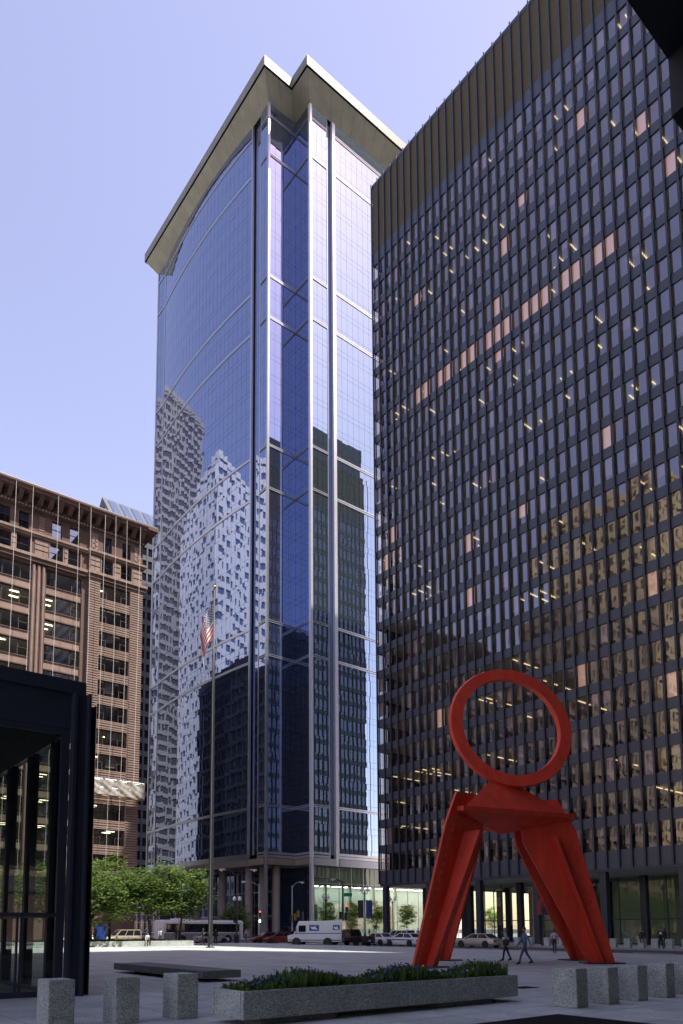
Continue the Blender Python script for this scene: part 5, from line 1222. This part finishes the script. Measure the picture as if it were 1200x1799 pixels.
person('person in dark clothes standing just left of the flagpole', 38.0, 66.2, 120, 1.76, 'cloth_red', 'cloth_black', 'skin_mid', jacket='cloth_black', stride=.12, swing=.1)
person('person in black standing just right of the flagpole', 41.2, 69.0, 200, 1.72, 'cloth_black', 'cloth_black', 'skin_mid', stride=.14, swing=.12)
person('person in white shirt sitting on the tree bed wall', 32.3, 67.35, 180, 1.75, 'cloth_white', 'cloth_navy', sit=True, z=.08, stride=0, swing=.2, lean=.14, sleeve='short')
person('person in white top standing at the end of the tree bed wall', 38.2, 76.2, 200, 1.75, 'cloth_white', 'cloth_khaki', stride=.1, swing=.12)
person('person in black walking past the end of the tree bed', 40.0, 75.8, 240, 1.75, 'cloth_black', 'cloth_navy', 'skin_dark', stride=.2, swing=.2)
person('person in dark red top behind the tree bed at left', 30.6, 76.6, 90, 1.75, 'cloth_red', 'cloth_navy', 'skin_dark', stride=.15, swing=.15)
# bag carried by the first walker
mat('bag_canvas', (.05, .042, .032), .8)
BG = thing('shoulder_bag', 'dark shoulder bag carried by the person in pale blue shirt', 'bag', (32.48, 24.48, .85))
bmobj(bevel_box(-.16, .16, -.07, .07, 0, .3, .03), 'bag_body', 'bag_canvas', BG).rotation_euler = (0, 0, R(125))
MB().tube([(32.42, 24.4, 1.12), (32.55, 24.55, 1.35), (32.63, 24.63, 1.47), (32.6, 24.62, 1.3), (32.52, 24.55, 1.12)], .014, 5).build('strap', 'bag_canvas', BG)

for i, (x, y, b, sh, tr, lb) in enumerate(((74.5, 93.4, 90, 'cloth_white', 'cloth_navy', 'person in white walking on the far pavement behind the black pickup'), (80.5, 93.2, 270, 'cloth_blue', 'cloth_khaki', 'person in blue on the far pavement before the pale lobby'),
        (87.0, 94.0, 90, 'cloth_red', 'cloth_black', 'person in red on the far pavement right of the banner lamp'), (66.0, 94.6, 200, 'cloth_black', 'cloth_jeans', 'person in black by the red signal post'), (61.2, 93.6, 270, 'cloth_lightblue', 'cloth_navy', 'person in pale blue left of the red signal post'),
        (68.2, 51.6, 180, 'cloth_khaki', 'cloth_navy', 'person in khaki near the banner lamp by the black tower'), (68.8, 40.2, 0, 'cloth_white', 'cloth_black', 'person in white by the lobby behind the right sculpture leg'))):
    person(lb, x, y, b, 1.68 + .03 * (i % 4), sh, tr, ('skin_light', 'skin_mid', 'skin_dark')[i % 3], stride=.1 + .04 * (i % 4), swing=.1 + .05 * (i % 3))
def bin_(x, y, lb):
    t = thing('litter_bin', lb, 'litter bin', (x, y, 0), 'litter bins on the kerbs')
    MB().lathe([(.26, 0), (.3, .05), (.32, .8), (.34, .86)], (x, y, 0), 14).build('drum', 'iron_black', t, True)
    MB().lathe([(.34, .862), (.3, .98), (.12, 1.02)], (x, y, 0), 14).build('lid', 'iron_black', t, True)
bin_(66.3, 47.2, 'black litter bin beside the banner lamp post'); bin_(66.6, 78.9, 'black litter bin at the foot of the signal post'); bin_(48.9, 76.9, 'black litter bin at the plaza corner by the two-armed lamp')
